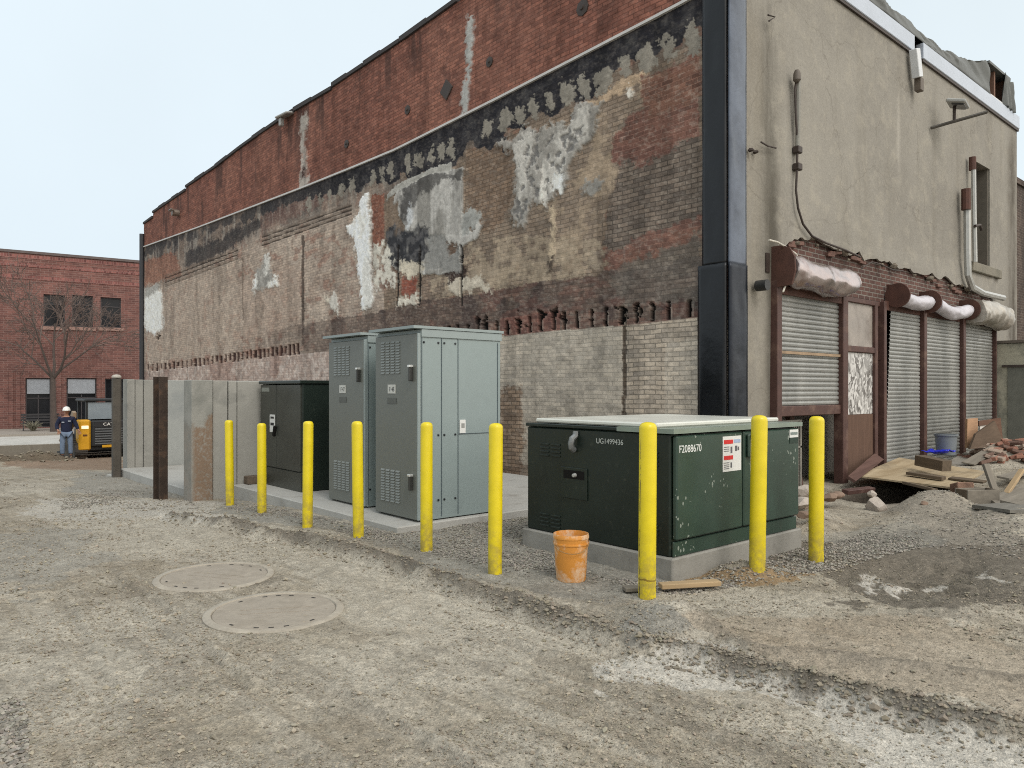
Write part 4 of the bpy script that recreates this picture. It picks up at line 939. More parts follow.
for (a, c) in ((tx0 + .025, tx0 + .965), (tx0 + .985, tx1 - .02)):
    d_ = MB().box((a, ty0 - .03, tz0 + .135), (c, ty0 + .018, tz1 - .015), .012).build('door', gB, tr, 0)
    if a < tx0 + .1:
        text('serial_number', 'F2088670', .085, letter, d_, (tx0 + .05, ty0 - .031, tz1 - .15), (1, 0, 0), depth=.001, sx=.9)
        s = MB().box((tx0 + .655, ty0 - .034, tz1 - .345), (tx0 + .935, ty0 - .031, tz1 - .045)).build('warning_label', white, d_, 0)
        for (p, q, r_, t_, mm) in ((.015, .15, .03, .065, red), (.015, .15, .165, .20, red), (.165, .265, .03, .06, simple('blue_label', alb(150, 165, 190), .5))):
            MB().box((tx0 + .655 + p, ty0 - .0365, tz1 - .045 - t_), (tx0 + .655 + q, ty0 - .0345, tz1 - .045 - r_)).build('label_band', mm, s, 0)
        m = MB()
        for (p, z, wd, hg) in ((.115, .09, .025, .055), (.185, .085, .03, .045), (.225, .095, .02, .03), (.115, .225, .02, .045)): m.box((tx0 + .655 + p, ty0 - .0365, tz1 - .045 - z - hg), (tx0 + .655 + p + wd, ty0 - .0345, tz1 - .045 - z))
        for z in (.088, .105, .122, .222, .24, .256, .272):
            m.box((tx0 + .67, ty0 - .036, tz1 - .045 - z - .006), (tx0 + .75, ty0 - .0345, tz1 - .045 - z))
        m.build('label_print', simple('label_grey', alb(92, 92, 96), .6), s, 0)
    else:
        MB().box((tx1 - .20, ty0 - .034, tz1 - .10), (tx1 - .04, ty0 - .031, tz1 - .025)).build('sticker', white, d_, 0)
        MB().box((tx1 - .185, ty0 - .036, tz1 - .075), (tx1 - .055, ty0 - .0343, tz1 - .05)).build('sticker_print', simple('sticker_grey', alb(120, 130, 126), .6), d_, 0)
        MB().box((tx1 - .20, ty0 - .034, tz1 - .155), (tx1 - .04, ty0 - .031, tz1 - .103)).build('sticker_base', simple('sticker_green', alb(28, 48, 38), .5), d_, 0)
        h_ = MB().box((a + .03, ty0 - .06, tz1 - .24), (a + .16, ty0 - .031, tz1 - .04), .008).build('latch', gB, d_, 0)
        MB().obox((a + .08, ty0 - .075, tz1 - .06), (.05, .035, .05), (0, 0, 0), .008).build('padlock', simple('bright_metal', (.7, .7, .68), .25, .1, metal=.8), h_, 0)
        MB().box((a + .05, ty0 - .07, tz1 - .23), (a + .12, ty0 - .061, tz1 - .2)).build('latch_hasp', simple('hasp', alb(150, 150, 140), .4, metal=.5), h_, 0)
text('serial_number', 'UG1499436', .066, simple('grey_lettering', alb(176, 180, 174, .9), .6), tr, (tx0 - .002, ty1 - .90, tz1 - .115), (0, -1, 0), depth=.001, sx=.95)
hk = MB()
hk.tube([(tx0 - .006, ty1 - .66, tz1 - .02), (tx0 - .012, ty1 - .66, tz1 - .06), (tx0 - .05, ty1 - .655, tz1 - .085), (tx0 - .06, ty1 - .65, tz1 - .13), (tx0 - .05, ty1 - .645, tz1 - .165), (tx0 - .012, ty1 - .64, tz1 - .19)], .028, 8)
hk.build('lifting_lug', simple('galvanised', alb(140, 142, 142, .9), .4, .2, 9, metal=.5), tr)
m = MB().box((tx0 - .012, ty1 - .80, .52), (tx0 - .002, ty1 - .47, .80), .003).build('inspection_plate', gA, tr, 0)
MB().box((tx0 - .016, ty1 - .765, .70), (tx0 - .0125, ty1 - .51, .775)).build('plate_slot', dark, m, 0)
MB().lathe([(0, .03), (.016, .028), (.02, .01), (.02, 0)], 12, Matrix.Translation((tx0 - .016, ty1 - .66, .735)) @ Matrix.Rotation(R(-90), 4, 'Y')).build('plate_knob', galv, m)
for (yc, zc, nw, nh) in ((ty1 - .32, .99, 2, 4), (ty1 - .32, .33, 2, 4), (ty0 + .19, .99, 1, 4), (ty0 + .19, .40, 1, 3)):
    m = MB()
    for i in range(nw):
        for j in range(nh):
            y = yc + (i - (nw - 1) / 2) * .15; z = zc - j * .035; m.box((tx0 - .010, y - .06, z - .006), (tx0 - .0005, y + .06, z + .012), .003)
    m.build('louvre', gA, tr, 0)

# ------------------------------------------------------------------ grey switchgear cabinets
def greym(name, rgb): return simple(name, rgb, .42, .07, 1.2, .04, 12, spec=.5, dirt=tuple(x * .78 for x in rgb), dirt_amt=.08)
gl_, gd_, gtop = greym('cabinet_side', alb(146, 159, 158, .80)), greym('cabinet_door', alb(110, 113, 107, .84)), greym('cabinet_cap', alb(150, 161, 160, .80))  # one grey paint: sky sheen lightens side and cap, door toned darker
glv = simple('louvre_grey', alb(126, 130, 126, .9), .42, .05)
seam, bolt = simple('seam_dark', alb(84, 96, 102, .8), .6), simple('bolt_dark', (.03, .032, .036), .4, metal=.4)
def cabinet(label, wid, plate):
    """door faces -X at x=0, the panelled side faces -Y at y=0"""
    D, Z = 1.16, 2.12
    t = thing('switchgear_cabinet', label, 'cabinet', (0, 0, 0), 'grey switchgear cabinets on the pad')
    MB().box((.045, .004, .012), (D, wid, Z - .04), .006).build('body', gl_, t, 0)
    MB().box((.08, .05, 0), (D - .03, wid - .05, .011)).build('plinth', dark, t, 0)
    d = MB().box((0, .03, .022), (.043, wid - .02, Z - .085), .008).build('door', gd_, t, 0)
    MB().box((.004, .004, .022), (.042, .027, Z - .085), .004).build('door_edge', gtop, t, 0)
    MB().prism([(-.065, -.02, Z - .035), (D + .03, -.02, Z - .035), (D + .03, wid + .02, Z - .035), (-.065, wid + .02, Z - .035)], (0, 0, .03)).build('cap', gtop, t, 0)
    MB().box((.045, -.010, Z - .125), (D + .012, .003, Z - .038), .004).build('cap_skirt', gtop, t, 0)
    for z0, n in ((Z - .16, 12), (.52, 12)):
        m = MB()
        for c_ in range(4):
            for r_ in range(n):
                y = wid * .5 + .10 + (c_ - 1.5) * .105; z = z0 - r_ * .031; m.prism([(-.010, y - .04, z - .009), (-.010, y + .04, z - .009), (-.001, y + .04, z + .009), (-.001, y - .04, z + .009)], (.001, 0, -.004))
        m.build('louvre', glv, d, 0)
    for z in (Z - .60, .34):
        hd = MB().box((-.05, .085, z), (-.001, .115, z + .15), .006).build('handle', simple('handle_grey', alb(70, 70, 68), .4, metal=.5), d, 0)
        MB().box((-.055, .08, z + .15), (-.001, .125, z + .175), .004).build('handle_tip', simple('bright_tip', (.75, .75, .72), .3, metal=.6), hd, 0)
    pl = MB().box((-.006, wid * .5 - .01, Z - .735), (-.001, wid * .5 + .15, Z - .635)).build('name_plate', simple('plate_pale', alb(196, 196, 190, .9), .5), d, 0)
    text('plate_number', plate, .075, inkb, pl, (-.0065, wid * .5 + .115, Z - .712), (0, -1, 0), depth=.0008, sx=.8)
    MB().box((-.005, wid * .5 - .03, Z - .85), (-.001, wid * .5 + .16, Z - .785)).build('rating_plate', simple('plate_dark', alb(84, 86, 82), .5), d, 0)
    m = MB().box((.31, -.003, .04), (.316, .0035, Z - .127)).box((.535, -.003, .04), (.541, .0035, Z - .127)).box((D - .05, -.003, .06), (D - .044, .0035, Z - .15)).box((.541, -.003, .93), (D - .05, .0035, .936)).box((.05, -.003, .04), (.056, .0035, Z - .127))
    m.build('panel_seam', seam, t, 0)
    for x in (.08, .27, .35, .50):
        for z in (Z - .18, .93, .22):
            if x == .08 and z == .93: continue
            MB().lathe([(0, .012), (.011, .010), (.013, 0)], 8, Matrix.Translation((x, .004, z)) @ Matrix.Rotation(R(90), 4, 'X')).build('bolt', bolt, t)
    MB().box((.56, -.005, .94), (.64, .0032, 1.09)).build('safety_tag', white, t, 0)
    MB().box((.58, -.007, 1.0), (.625, -.0052, 1.05)).build('tag_print', simple('tag_grey', alb(140, 140, 136), .6), t, 0)
    return t
c1 = cabinet('taller looking front grey switchgear cabinet with its blue grey panelled side beside the green transformer', .90, 'F 48'); c1.location = (4.46, 6.69, .076)
c2 = cabinet('second grey switchgear cabinet standing between the front grey cabinet and the dark olive one', .93, 'F 47'); c2.location = (4.52, 7.93, .076)
c1['label'] = 'front grey switchgear cabinet with wide blue grey panelled side in full view'

# ------------------------------------------------------------------ dark olive cabinet at the end of the pad
ol, ol2 = green('olive_paint', alb(62, 64, 58, .8)), green('olive_dark', alb(34, 44, 38, .8))
t = thing('switchgear_cabinet', 'dark olive double door cabinet on the pad beside the bare concrete wall', 'cabinet', (4.56, 9.73, .076))
ox, oy, oz, oD, oW, oH = 4.56, 9.73, .076, 1.35, 1.40, 1.56
MB().box((ox + .02, oy, oz), (ox + oD, oy + oW, oz + oH - .05), .01).build('body', ol2, t, 0)
MB().box((ox - .03, oy - .025, oz + oH - .048), (ox + oD + .02, oy + oW + .02, oz + oH), .008).build('cap', ol2, t, 0)
MB().box((ox, oy + .01, oz + .0), (ox + .019, oy + oW - .01, oz + .27), .004).build('base_skirt', ol, t, 0)
for a, b_ in ((.015, .80), (.815, oW - .015)):
    d = MB().box((ox - .012, oy + a, oz + .285), (ox + .019, oy + b_, oz + oH - .06), .006).build('door', ol, t, 0)
    if a > .5:
        MB().box((ox - .016, oy + a + .24, oz + oH - .16), (ox - .0125, oy + a + .52, oz + oH - .10)).build('number_strip', simple('strip_grey', alb(126, 128, 120), .6), d, 0)
        lb = MB().box((ox - .016, oy + a + .04, oz + .80), (ox - .0125, oy + a + .22, oz + 1.06)).build('warning_label', white, d, 0)
        MB().box((ox - .018, oy + a + .07, oz + .9), (ox - .0162, oy + a + .19, oz + .94)).box((ox - .018, oy + a + .07, oz + 1.0), (ox - .0162, oy + a + .19, oz + 1.03)).build('label_print', inkb, lb, 0)
        MB().obox((ox - .03, oy + a + .02, oz + .82), (.04, .05, .16), (.3, 0, 0), .01).build('handle', dark, d, 0)
bk = MB().box((4.32, 11.04, .077), (4.5, 11.2, .20), .01).build('timber_block', wood('block_wood', alb(96, 84, 72), 1), ang=0); tag(bk, 'short timber offcut lying on the pad against the concrete wall', 'wood block')

# ------------------------------------------------------------------ bollards
def bolmat(name, scuff=0.0):
    k = NT(name); co = k.coord(); sp = k.n('ShaderNodeSeparateXYZ', Vector=co); n1 = k.noise(co, 6, 5, .6)
    oi = k.n('ShaderNodeObjectInfo').outputs['Random']
    cs_ = k.n('ShaderNodeVectorMath', _operation='ADD', i0=co, i1=k.n('ShaderNodeCombineXYZ', X=k.math('MULTIPLY', oi, 40), Y=0.0, Z=0.0)).outputs[0]
    c_ = k.mix(k.ramp(n1, .3, .7), alb(212, 190, 16, .92), alb(226, 204, 26, .95))
    spk = k.ramp(k.noise(cs_, 42, 3, .7), .70, .76); c_ = k.mix(k.math('MULTIPLY', spk, .65), c_, alb(104, 84, 34)); scr = k.math('MULTIPLY', k.ramp(k.noise(k.n('ShaderNodeMapping', Vector=cs_, Scale=(9, 9, 1.1)).outputs[0], 3.2, 5, .75), .66, .72), .55); c_ = k.mix(scr, c_, alb(150, 128, 40))
    low = k.math('MULTIPLY', k.ramp(sp.outputs[2], .5, .0), k.ramp(k.noise(cs_, 15, 5, .7), .38, .60)); c_ = k.mix(k.math('MULTIPLY', low, .8), c_, alb(150, 132, 84, .8))
    if scuff:
        aa = k.math('ABSOLUTE', k.math('SUBTRACT', k.math('ADD', sp.outputs[1], k.math('MULTIPLY', k.noise(co, 4, 3), .015)), scuff))
        sm = k.math('MULTIPLY', k.math('LESS_THAN', aa, .0055), k.math('MULTIPLY', k.math('LESS_THAN', sp.outputs[0], 0.0), k.ramp(k.noise(k.coord(scale=(6, 6, 2.2)), 4, 4, .7), .44, .50)))
        sm = k.math('MULTIPLY', sm, k.ramp(sp.outputs[2], 1.2, 1.0)); c_ = k.mix(k.math('MULTIPLY', sm, .9), c_, (.03, .028, .025))
        rg = k.math('MULTIPLY', k.math('LESS_THAN', k.math('ABSOLUTE', k.math('SUBTRACT', sp.outputs[2], k.math('ADD', .12, k.math('MULTIPLY', k.noise(co, 9, 3), .05)))), .006), 1.0); c_ = k.mix(k.math('MULTIPLY', rg, .8), c_, alb(110, 84, 30))
    return k.out(c_, .34, 0, .5)
bm1, bm2 = bolmat('yellow_paint'), bolmat('scuffed_yellow_paint', .028)
def bollard_mb(r, h):
    return MB().lathe([(r, -.25), (r, h - r * .72), (r * .97, h - r * .5), (r * .88, h - r * .3), (r * .7, h - r * .13), (r * .4, h - r * .03), (0, h)], 28)
BOL = [(230, 505, 420, .056, 'yellow bollard at the far end of the row beside the stained concrete wall'),
       (262, 513, 423, .054, 'yellow bollard before the label and handle of the olive cabinet'),
       (307.5, 527, 421, .055, 'yellow bollard before the dark near corner of the olive cabinet'),
       (358.5, 537, 421, .055, 'yellow bollard before the second grey cabinet'),
       (426.5, 550.5, 422, .056, 'yellow bollard at the near edge of the front grey cabinet'),
       (495, 574.5, 423, .057, 'dusty yellow bollard in the gravel between the front grey cabinet and the green transformer'),
       (647, 598, 422, .0635, 'tall yellow bollard with black scuff marks before the transformer corner'),
       (757, 577, 415, .064, 'yellow bollard before the split of the transformer doors'),
       (816, 561, 416, .064, 'yellow bollard past the end of the transformer near the brown shutter opening')]
for i, (px, pb, pt, r, lab) in enumerate(BOL):
    d = 1.5 * F / (pb - CY)
    for _ in range(6):
        p = P(px, pb, d); z = gh(p.x, p.y); d = (H - z) * F / (pb - CY)
    p = P(px, pb, d); h = (H - d * (pt - CY) / F) - z
    o = bollard_mb(r, h).build('bollard', bm2 if i == 6 else bm1, ang=50); o.location = (p.x, p.y, z); o.rotation_euler = (R(((i * 37) % 7 - 3) * .22), R(((i * 53) % 7 - 3) * .18), i * 1.3 if i != 6 else 0)
    tag(o, lab, 'bollard', 'yellow bollards guarding the equipment')

# ------------------------------------------------------------------ concrete enclosure and gate posts
cw = simple('formed_concrete', alb(156, 154, 147, .88), .82, .13, 1.1, .15, 25, dirt=alb(112, 112, 108, .85), dirt_amt=.3, dscale=2)
cwb = simple('rust_stained_concrete', alb(138, 126, 112, .86), .88, .18, 1.6, .3, 25, dirt=alb(124, 96, 74, .85), dirt_amt=.5, dscale=1.8)
cwl = simple('pale_formed_concrete', alb(166, 168, 164, .85), .8, .10, 1.0, .1, 25, dirt=alb(130, 134, 134), dirt_amt=.25, dscale=1.3)
en = thing('concrete_enclosure', 'open fronted enclosure of tall bare concrete walls behind the dark posts', 'enclosure', (3.55, 11.25, -.2))
fx = lambda px: onY(px, 440, 11.25).x
xs = [onX(190, 480, 3.56).x, fx(212.5), fx(228), fx(237), 5.6, 7.9]
zt = 1.645
for i, (a, b_) in enumerate(zip(xs[:-1], xs[1:])):
    pr_ = .03 if i == 0 else (.012 if i == 2 else 0)
    mb_ = MB().box((a + .006, 11.25 - pr_, -.6), (b_ - .006, 11.58, zt - .004 * i), .008)
    o = mb_.build('wall_panel', cw, en, 0)
    if i == 0:
        kk = NT('stained_panel'); co = kk.coord(); sp = kk.n('ShaderNodeSeparateXYZ', Vector=co); n1 = kk.noise(co, 2.5, 6, .65); n2 = kk.noise(co, 22, 4, .65)
        f = kk.ramp(kk.math('ADD', sp.outputs[2], kk.math('MULTIPLY', kk.math('SUBTRACT', n1, .5), 1.0)), 1.05, .95)
        f = kk.math('MULTIPLY', f, kk.ramp(n2, .28, .5)); sd_ = kk.ramp(kk.math('ADD', sp.outputs[0], kk.math('MULTIPLY', n1, .12)), a + .04, a + .12)
        cc_ = kk.mix(kk.math('MULTIPLY', kk.math('MULTIPLY', f, sd_), .8), kk.mix(kk.ramp(n1, .35, .65), alb(134, 134, 128, .88), alb(162, 160, 153, .88)), alb(134, 108, 86, .85))
        kk.bump(n2, .3, .02); o.data.materials[0] = kk.out(cc_, .88, 0, .2)
for i, (a, b_) in enumerate(((126.5, 135), (135, 143.5), (143.5, 155), (155, 186))):
    xa, xb = onY(a, 440, 16.0).x, onY(b_, 440, 16.0).x
    MB().box((xa + .006, 16.0 - (.02 if i == 0 else 0), -.8), (xb - .006, 16.3, 1.71 - .004 * i), .008).build('wall_panel', cw if i < 3 else cwl, en, 0)
xa = onY(186, 440, 16.0).x
MB().box((xa + .006, 16.0, -.8), (7.9, 16.3, 1.70), .008).build('wall_panel', cwl, en, 0)
MB().box((7.6, 11.59, -.8), (7.9, 15.99, 1.69), .008).build('wall_panel', cwl, en, 0)
MB().box((3.72, 11.585, -.7), (7.59, 15.99, -.03), .01).build('floor_slab', padm, en, 0)
rp_, rp2 = simple('rusted_steel', alb(66, 54, 46, .85), .75, .35, 5, .25, 30, dirt=alb(106, 80, 62), dirt_amt=.3, dscale=5), simple('weathered_steel', alb(82, 76, 68, .85), .7, .3, 5, .2, 30)
q = P(160.5, 497, 11.25); x, y = q.x, q.y; z = gh(x, y)
sp_ = MB()
for a, b_, c_, d_ in ((-.07, .07, -.075, -.06), (-.07, .07, .06, .075), (-.010, .010, -.06, .06)): sp_.box((a, c_, -.3), (b_, d_, 1.70 - z))
o = sp_.build('steel_post', rp_, ang=0); o.location = (x, y, z); o.rotation_euler = (0, 0, R(20)); tag(o, 'rusty dark steel beam post standing in gravel at the enclosure opening', 'post', 'steel posts at the enclosure')
q = P(116.5, 476, 14.3); x, y = q.x, q.y; z = gh(x, y)
t = thing('steel_post', 'round topped weathered post with pale cap before the yellow machine', 'post', (x, y, z), 'steel posts at the enclosure')
MB().box((x - .075, y - .075, z - .3), (x + .075, y + .075, 1.735), .025).build('shaft', rp2, t, 0)
MB().lathe([(.085, 1.737), (.085, 1.76), (.06, 1.79), (0, 1.80)], 20, Matrix.Translation((x, y, 0))).build('cap', simple('cap_concrete', alb(176, 170, 160), .85), t)
for px, py, s, sd_ in ((121, 476, .16, 5),):
    p = onZ(px, py, -.2); o = MB().rock((0, 0, .03), (s * 1.4, s, s * .45), sd_, 1, 2).build('concrete_lump', padm, ang=25); o.location = (p.x - .1, p.y - .2, gh(p.x, p.y)); tag(o, 'flat grey concrete lump at the foot of the pale capped post', 'concrete lump')

# ------------------------------------------------------------------ manhole covers
mhm = simple('dusty_iron', alb(168, 158, 144, .76), .85, .16, 3, .35, 60, dirt=alb(140, 130, 116, .76), dirt_amt=.45, dscale=4)
mhr = simple('dusty_rim', alb(180, 171, 156, .76), .85, .2, 4, .25, 60, dirt=alb(144, 134, 120, .76), dirt_amt=.5, dscale=5)
hole_m = simple('hole_dark', (.03, .027, .024), .9)
def manhole(label, px, py, Rr_, rot):
    p = onZ(px, py, 0); z = .004
    t = thing('manhole_cover', label, 'manhole cover', (0, 0, 0), 'round manhole covers in the dirt')
    MB().lathe([(Rr_ - .055, .002), (Rr_ - .05, .012), (Rr_ - .012, .012), (Rr_, .004), (Rr_, -.08)], 56).build('frame', mhr, t)
    c_ = MB().lathe([(0, .006), (Rr_ - .06, .006), (Rr_ - .0555, .001), (Rr_ - .0555, -.03)], 56).build('lid', mhm, t)
    for s_ in (0, math.pi):
        for k_ in (-2, -1, 0, 1, 2):
            a = s_ + k_ * .26 + (.25 if abs(k_) == 2 else 0) * (1 if k_ > 0 else -1); m = MB().obox((.78 * Rr_ * math.cos(a), .78 * Rr_ * math.sin(a), .0068), (.032, .014, .002), (0, 0, a + 1.57))
            m.build('lift_hole', hole_m, c_, 0)
    m = MB()
    for a in (-.1, .1):
        m.obox((a * Rr_, 0, .007), (.006, Rr_ * 1.0, .003))
    m.build('raised_bar', mhm, c_, 0)
    t.location = (p.x, p.y, z); t.rotation_euler = (R(.6), R(-.8), rot); return t
manhole('dusty round iron manhole cover lying farther off with its far edge lifted clear of the dirt', 215, 577, .455, .6)['label'] = 'smaller looking dusty round manhole cover nearer the row of bollards and concrete walls'
manhole('dusty round manhole cover lying closest to the bottom of the picture', 275, 612, .455, 1.1)['label'] = 'broader looking dusty manhole cover beside the wheel rut, the closer of two'

# ------------------------------------------------------------------ bucket, boards
bx = onZ(571, 577, .02); z = gh(bx.x, bx.y)
t = thing('bucket', 'scuffed orange plastic bucket with white smears on the gravel before the transformer', 'bucket', (bx.x, bx.y, z))
k = NT('orange_plastic'); co = k.coord(); n1 = k.noise(co, 7, 5, .7); n2 = k.noise(co, 30, 3)
f = k.math('MULTIPLY', k.ramp(n1, .44, .56), k.ramp(n2, .2, .48))
orange = k.out(k.mix(k.math('MULTIPLY', f, .7), alb(214, 144, 62, .9), alb(226, 200, 172, .9)), .5, 0, .4)
M_ = Matrix.Translation((bx.x, bx.y, z))
MB().lathe([(0, 0), (.112, 0), (.117, .01), (.134, .285), (.141, .288), (.141, .30), (.136, .302), (.139, .335), (.143, .337), (.143, .352), (.138, .368), (.133, .368), (.130, .30), (.110, .015), (0, .015)], 36, M_).build('body', orange, t, 40)
hp = []
for i in range(15):
    a = math.pi * i / 14; hp.append((bx.x + .146 * math.cos(a) * .8 - .0, bx.y - .146 * math.cos(a) * .62 - .0, z + .31 - .0))
hp = [Vector((bx.x, bx.y, z + .31)) + Vector((-.7559, .6547, 0)) * .143 * math.cos(math.pi * i / 14) + Vector((-.6547, -.7559, 0)) * (.155 * math.sin(math.pi * i / 14)) + Vector((0, 0, -.075 * math.sin(math.pi * i / 14))) for i in range(15)]
MB().tube(hp, .003, 6).build('handle', simple('wire_grey', alb(150, 120, 80), .5), t)
def lumber(label, a, b_, sec, mat, name='wood_board', roll=0, cat='board', dz=0.0, group=None):
    a, b_ = Vector(a), Vector(b_); d = b_ - a; L = d.length
    o = MB().box((-L / 2, -sec[0] / 2, -sec[1] / 2), (L / 2, sec[0] / 2, sec[1] / 2), .004).build(name, mat, ang=0)
    o.location = (a + b_) / 2 + Vector((0, 0, dz)); o.rotation_euler = (d.to_track_quat('X', 'Z').to_matrix() @ Matrix.Rotation(roll, 3, 'X')).to_euler()
    return tag(o, label, cat, group)
pine, grayw, darkw = wood('pine', alb(186, 160, 124, .72)), wood('grey_weathered_wood', alb(138, 130, 118, .75)), wood('old_wood', alb(112, 98, 82, .72))
g0 = lambda px, py, z=0: (lambda p: Vector((p.x, p.y, gh(p.x, p.y))))(onZ(px, py, z))
a, b_ = g0(660, 590), g0(719, 587.5); lumber('pale pine board lying on the dirt before the transformer plinth', a + Vector((0, 0, .045)), b_ + Vector((0, 0, .05)), (.09, .036), pine)
a, b_ = g0(624, 592), g0(645, 591); lumber('grey board end lying left of the scuffed bollard', a + Vector((0, 0, .03)), b_ + Vector((0, 0, .035)), (.09, .03), grayw)['label'] = 'short grey board end poking out beside the scuffed bollard foot'

# ------------------------------------------------------------------ right hand corner: annex, brick wing, debris
am = NT('annex_render'); co = am.coord(); n1, n2 = am.noise(co, 1.1, 6, .62), am.noise(co, 14, 4)
cc_ = am.mix(am.ramp(n1, .4, .55), alb(104, 104, 96, 1.1), alb(156, 152, 136, 1.1)); cc_ = am.mix(am.math('MULTIPLY', am.ramp(n2, .5, .7), .3), cc_, alb(78, 76, 70)); am.bump(n2, .3, .02)
t = thing('annex', 'low grey rendered annex standing forward beyond the last shutter', 'annex', (18.99, 1.5, 0))
MB().box((18.99, 1.5, -.5), (22.5, 5.49, 2.53), .02).build('wall', am.out(cc_, .92, 0, .2), t, 0)
MB().box((18.95, 1.45, 2.532), (22.55, 5.49, 2.59)).build('roof_edge', simple('annex_cap', alb(96, 88, 80), .9), t, 0)
MB().box((18.97, 4.85, .2), (18.988, 5.25, 2.0)).build('door', simple('annex_door', alb(104, 104, 96), .85, .2), t, 0)
MB().box((18.94, 4.80, 2.0), (18.988, 5.35, 2.05)).build('door_frame', darkmetal, t, 0)
wing = tag(MB().box((X1 + .02, Y0 + .5, -.4), (27, 14, 6.9)).box((X1 + .02, Y0 + .45, 6.9), (27, 14, 7.05)).build('brick_wing', brick_mat('wing_brick', alb(92, 78, 70, .9), alb(72, 60, 55, .9), alb(108, 100, 92, .9), stain=alb(46, 42, 40), stain_amt=.6), ang=0),
           'dark sooty brick building behind the far end of the tan stucco wall', 'building')
# tarp on the roof
def sheet(name, label, cat, f, nu, nv, mat, thick=.006, closed=False):
    V = [f(i / nu, j / nv) for i in range(nu + 1) for j in range(nv + 1)]
    Qd = [(i * (nv + 1) + j, i * (nv + 1) + j + 1, (i + 1) * (nv + 1) + j + 1, (i + 1) * (nv + 1) + j) for i in range(nu) for j in range(nv)]
    o = link(rawmesh(name, V, Qd), name, mat); s = o.modifiers.new('thick', 'SOLIDIFY'); s.thickness = thick
    return tag(o, label, cat)
N1 = lambda x, y, s=0, o=4: float(fbm(np.array([x * 1.0]), np.array([y * 1.0]), s, o)[0])
tarpm = simple('grey_tarp', alb(100, 102, 99, .8), .55, .15, 2.5, .2, 12, spec=.4)
def tarp_f(xa, xb, ridge, seed, yf=0.0):
    def f(a, b):
        x = xa + (xb - xa) * a; zr = np.interp(x, [q[0] for q in ridge], [q[1] for q in ridge])
        z = 8.05 + (zr - 8.05) * min(1, b * 2.2) ** .75 if b < .6 else zr - (b - .6) * .5
        y = Y0 - .06 + (b * .22 if b < .6 else .13 + (b - .6) * 3.0) + .26 * (N1(x * 2.4 + b * 2.5, 1, seed) - .5) * min(1, b * 5)
        return (x, y, z + .09 * (N1(x * 2.8 - b * 1.2, b * 2.5, seed + 3) - .5) * min(1, b * 6))
    return f
rA = [(9.0, 8.2), (11.5, 8.36), (13.4, 8.32), (14.7, 8.36), (15.2, 8.34), (16.4, 8.30)]
sheet('tarp', 'dark grey tarpaulin bunched along the roof edge before the break in the eaves panel', 'tarp', tarp_f(9.0, 16.4, rA, 701), 110, 26, tarpm)
rB = [(15.1, 8.08), (16.4, 8.31), (17.15, 8.44), (18.0, 8.64), (18.8, 8.80)]
sheet('tarp', 'pleated grey tarpaulin draped over the roof beside the open wooden hatch', 'tarp', tarp_f(15.1, 18.82, rB, 711), 90, 26, tarpm)
t = thing('roof_hatch', 'open wooden framed hatch box at the far end of the roof edge', 'roof hatch', (18.8, Y0, 8.03))
hw = wood('hatch_wood', alb(120, 92, 78, .9), 2); hd_ = simple('hatch_dark', alb(66, 56, 52), .9, .2)
MB().box((18.83, Y0, 8.035), (18.88, Y0 + 1.0, 8.74)).build('side_panel', hw, t, 0)
MB().box((20.12, Y0, 8.035), (20.18, Y0 + 1.0, 8.74)).build('side_panel', hw, t, 0)
MB().box((18.78, Y0 - .06, 8.745), (20.25, Y0 + 1.05, 8.80)).build('top_sheet', tarpm, t, 0)
MB().box((18.885, Y0 + .9, 8.035), (20.115, Y0 + .99, 8.74)).build('back_panel', hd_, t, 0)
MB().box((19.35, Y0 + .02, 8.10), (19.43, Y0 + .10, 8.74)).build('post', hw, t, 0)
MB().box((18.885, Y0 - .05, 8.035), (19.7, Y0 + .06, 8.09)).build('sill', simple('white_sill', alb(214, 214, 212, .9), .6), t, 0)
sheet('tarp', 'narrow grey tarpaulin hanging down the far end of the roof hatch', 'tarp', lambda a, b: (19.72 + .62 * a, Y0 - .07 + .12 * (N1(a * 7, b * 1.2, 721) - .5) + .06 * math.sin(a * 18) * b, 8.78 - .06 * a - b * .74), 40, 20, tarpm)
MB_ = MB().tube([(20.5, Y0 + .1, 7.7), (20.5, Y0 + .1, 8.72)], .05, 8).lathe([(.14, 0), (.14, .05), (0, .08)], 12, Matrix.Translation((20.5, Y0 + .1, 8.72))).build('roof_pipe', galv)
tag(MB_, 'capped metal pipe standing at the far corner of the roof', 'pipe')

# plywood sheet over the pit
pa_, pb_, pc_, pd_ = P(856, 475.5, 11.3), P(899, 457.5, 12.7), P(987, 471.5, 11.8), P(950, 487, 10.4)
plym = NT('plywood'); co = plym.coord(); n1 = plym.noise(plym.coord(scale=(.7, 5, 5)), 1.6, 6, .6); n2 = plym.noise(co, 1.9, 6, .65); n3 = plym.noise(co, 24, 4, .7)
cc_ = plym.mix(plym.ramp(n1, .35, .68), alb(166, 146, 116, .76), alb(196, 178, 148, .76)); cc_ = plym.mix(plym.math('MULTIPLY', plym.ramp(n2, .50, .62), .6), cc_, alb(136, 124, 106, .72)); cc_ = plym.mix(plym.math('MULTIPLY', plym.ramp(n3, .6, .72), .5), cc_, alb(112, 98, 82, .7))
plywood = plym.out(cc_, .85, 0, .2)
MBp = MB().prism([pa_, pb_, pc_, pd_], (0, 0, -.025)).build('plywood_sheet', plywood, ang=0)
tag(MBp, 'large pale plywood sheet laid over the dark pit in front of the door', 'plywood sheet')
def on_ply(px, py): 
    n_ = (pb_ - pa_).cross(pd_ - pa_); o_ = Vector((0, 0, H)); r_ = P(px, py, 1) - o_; return o_ + r_ * ((pa_ - o_).dot(n_) / r_.dot(n_))
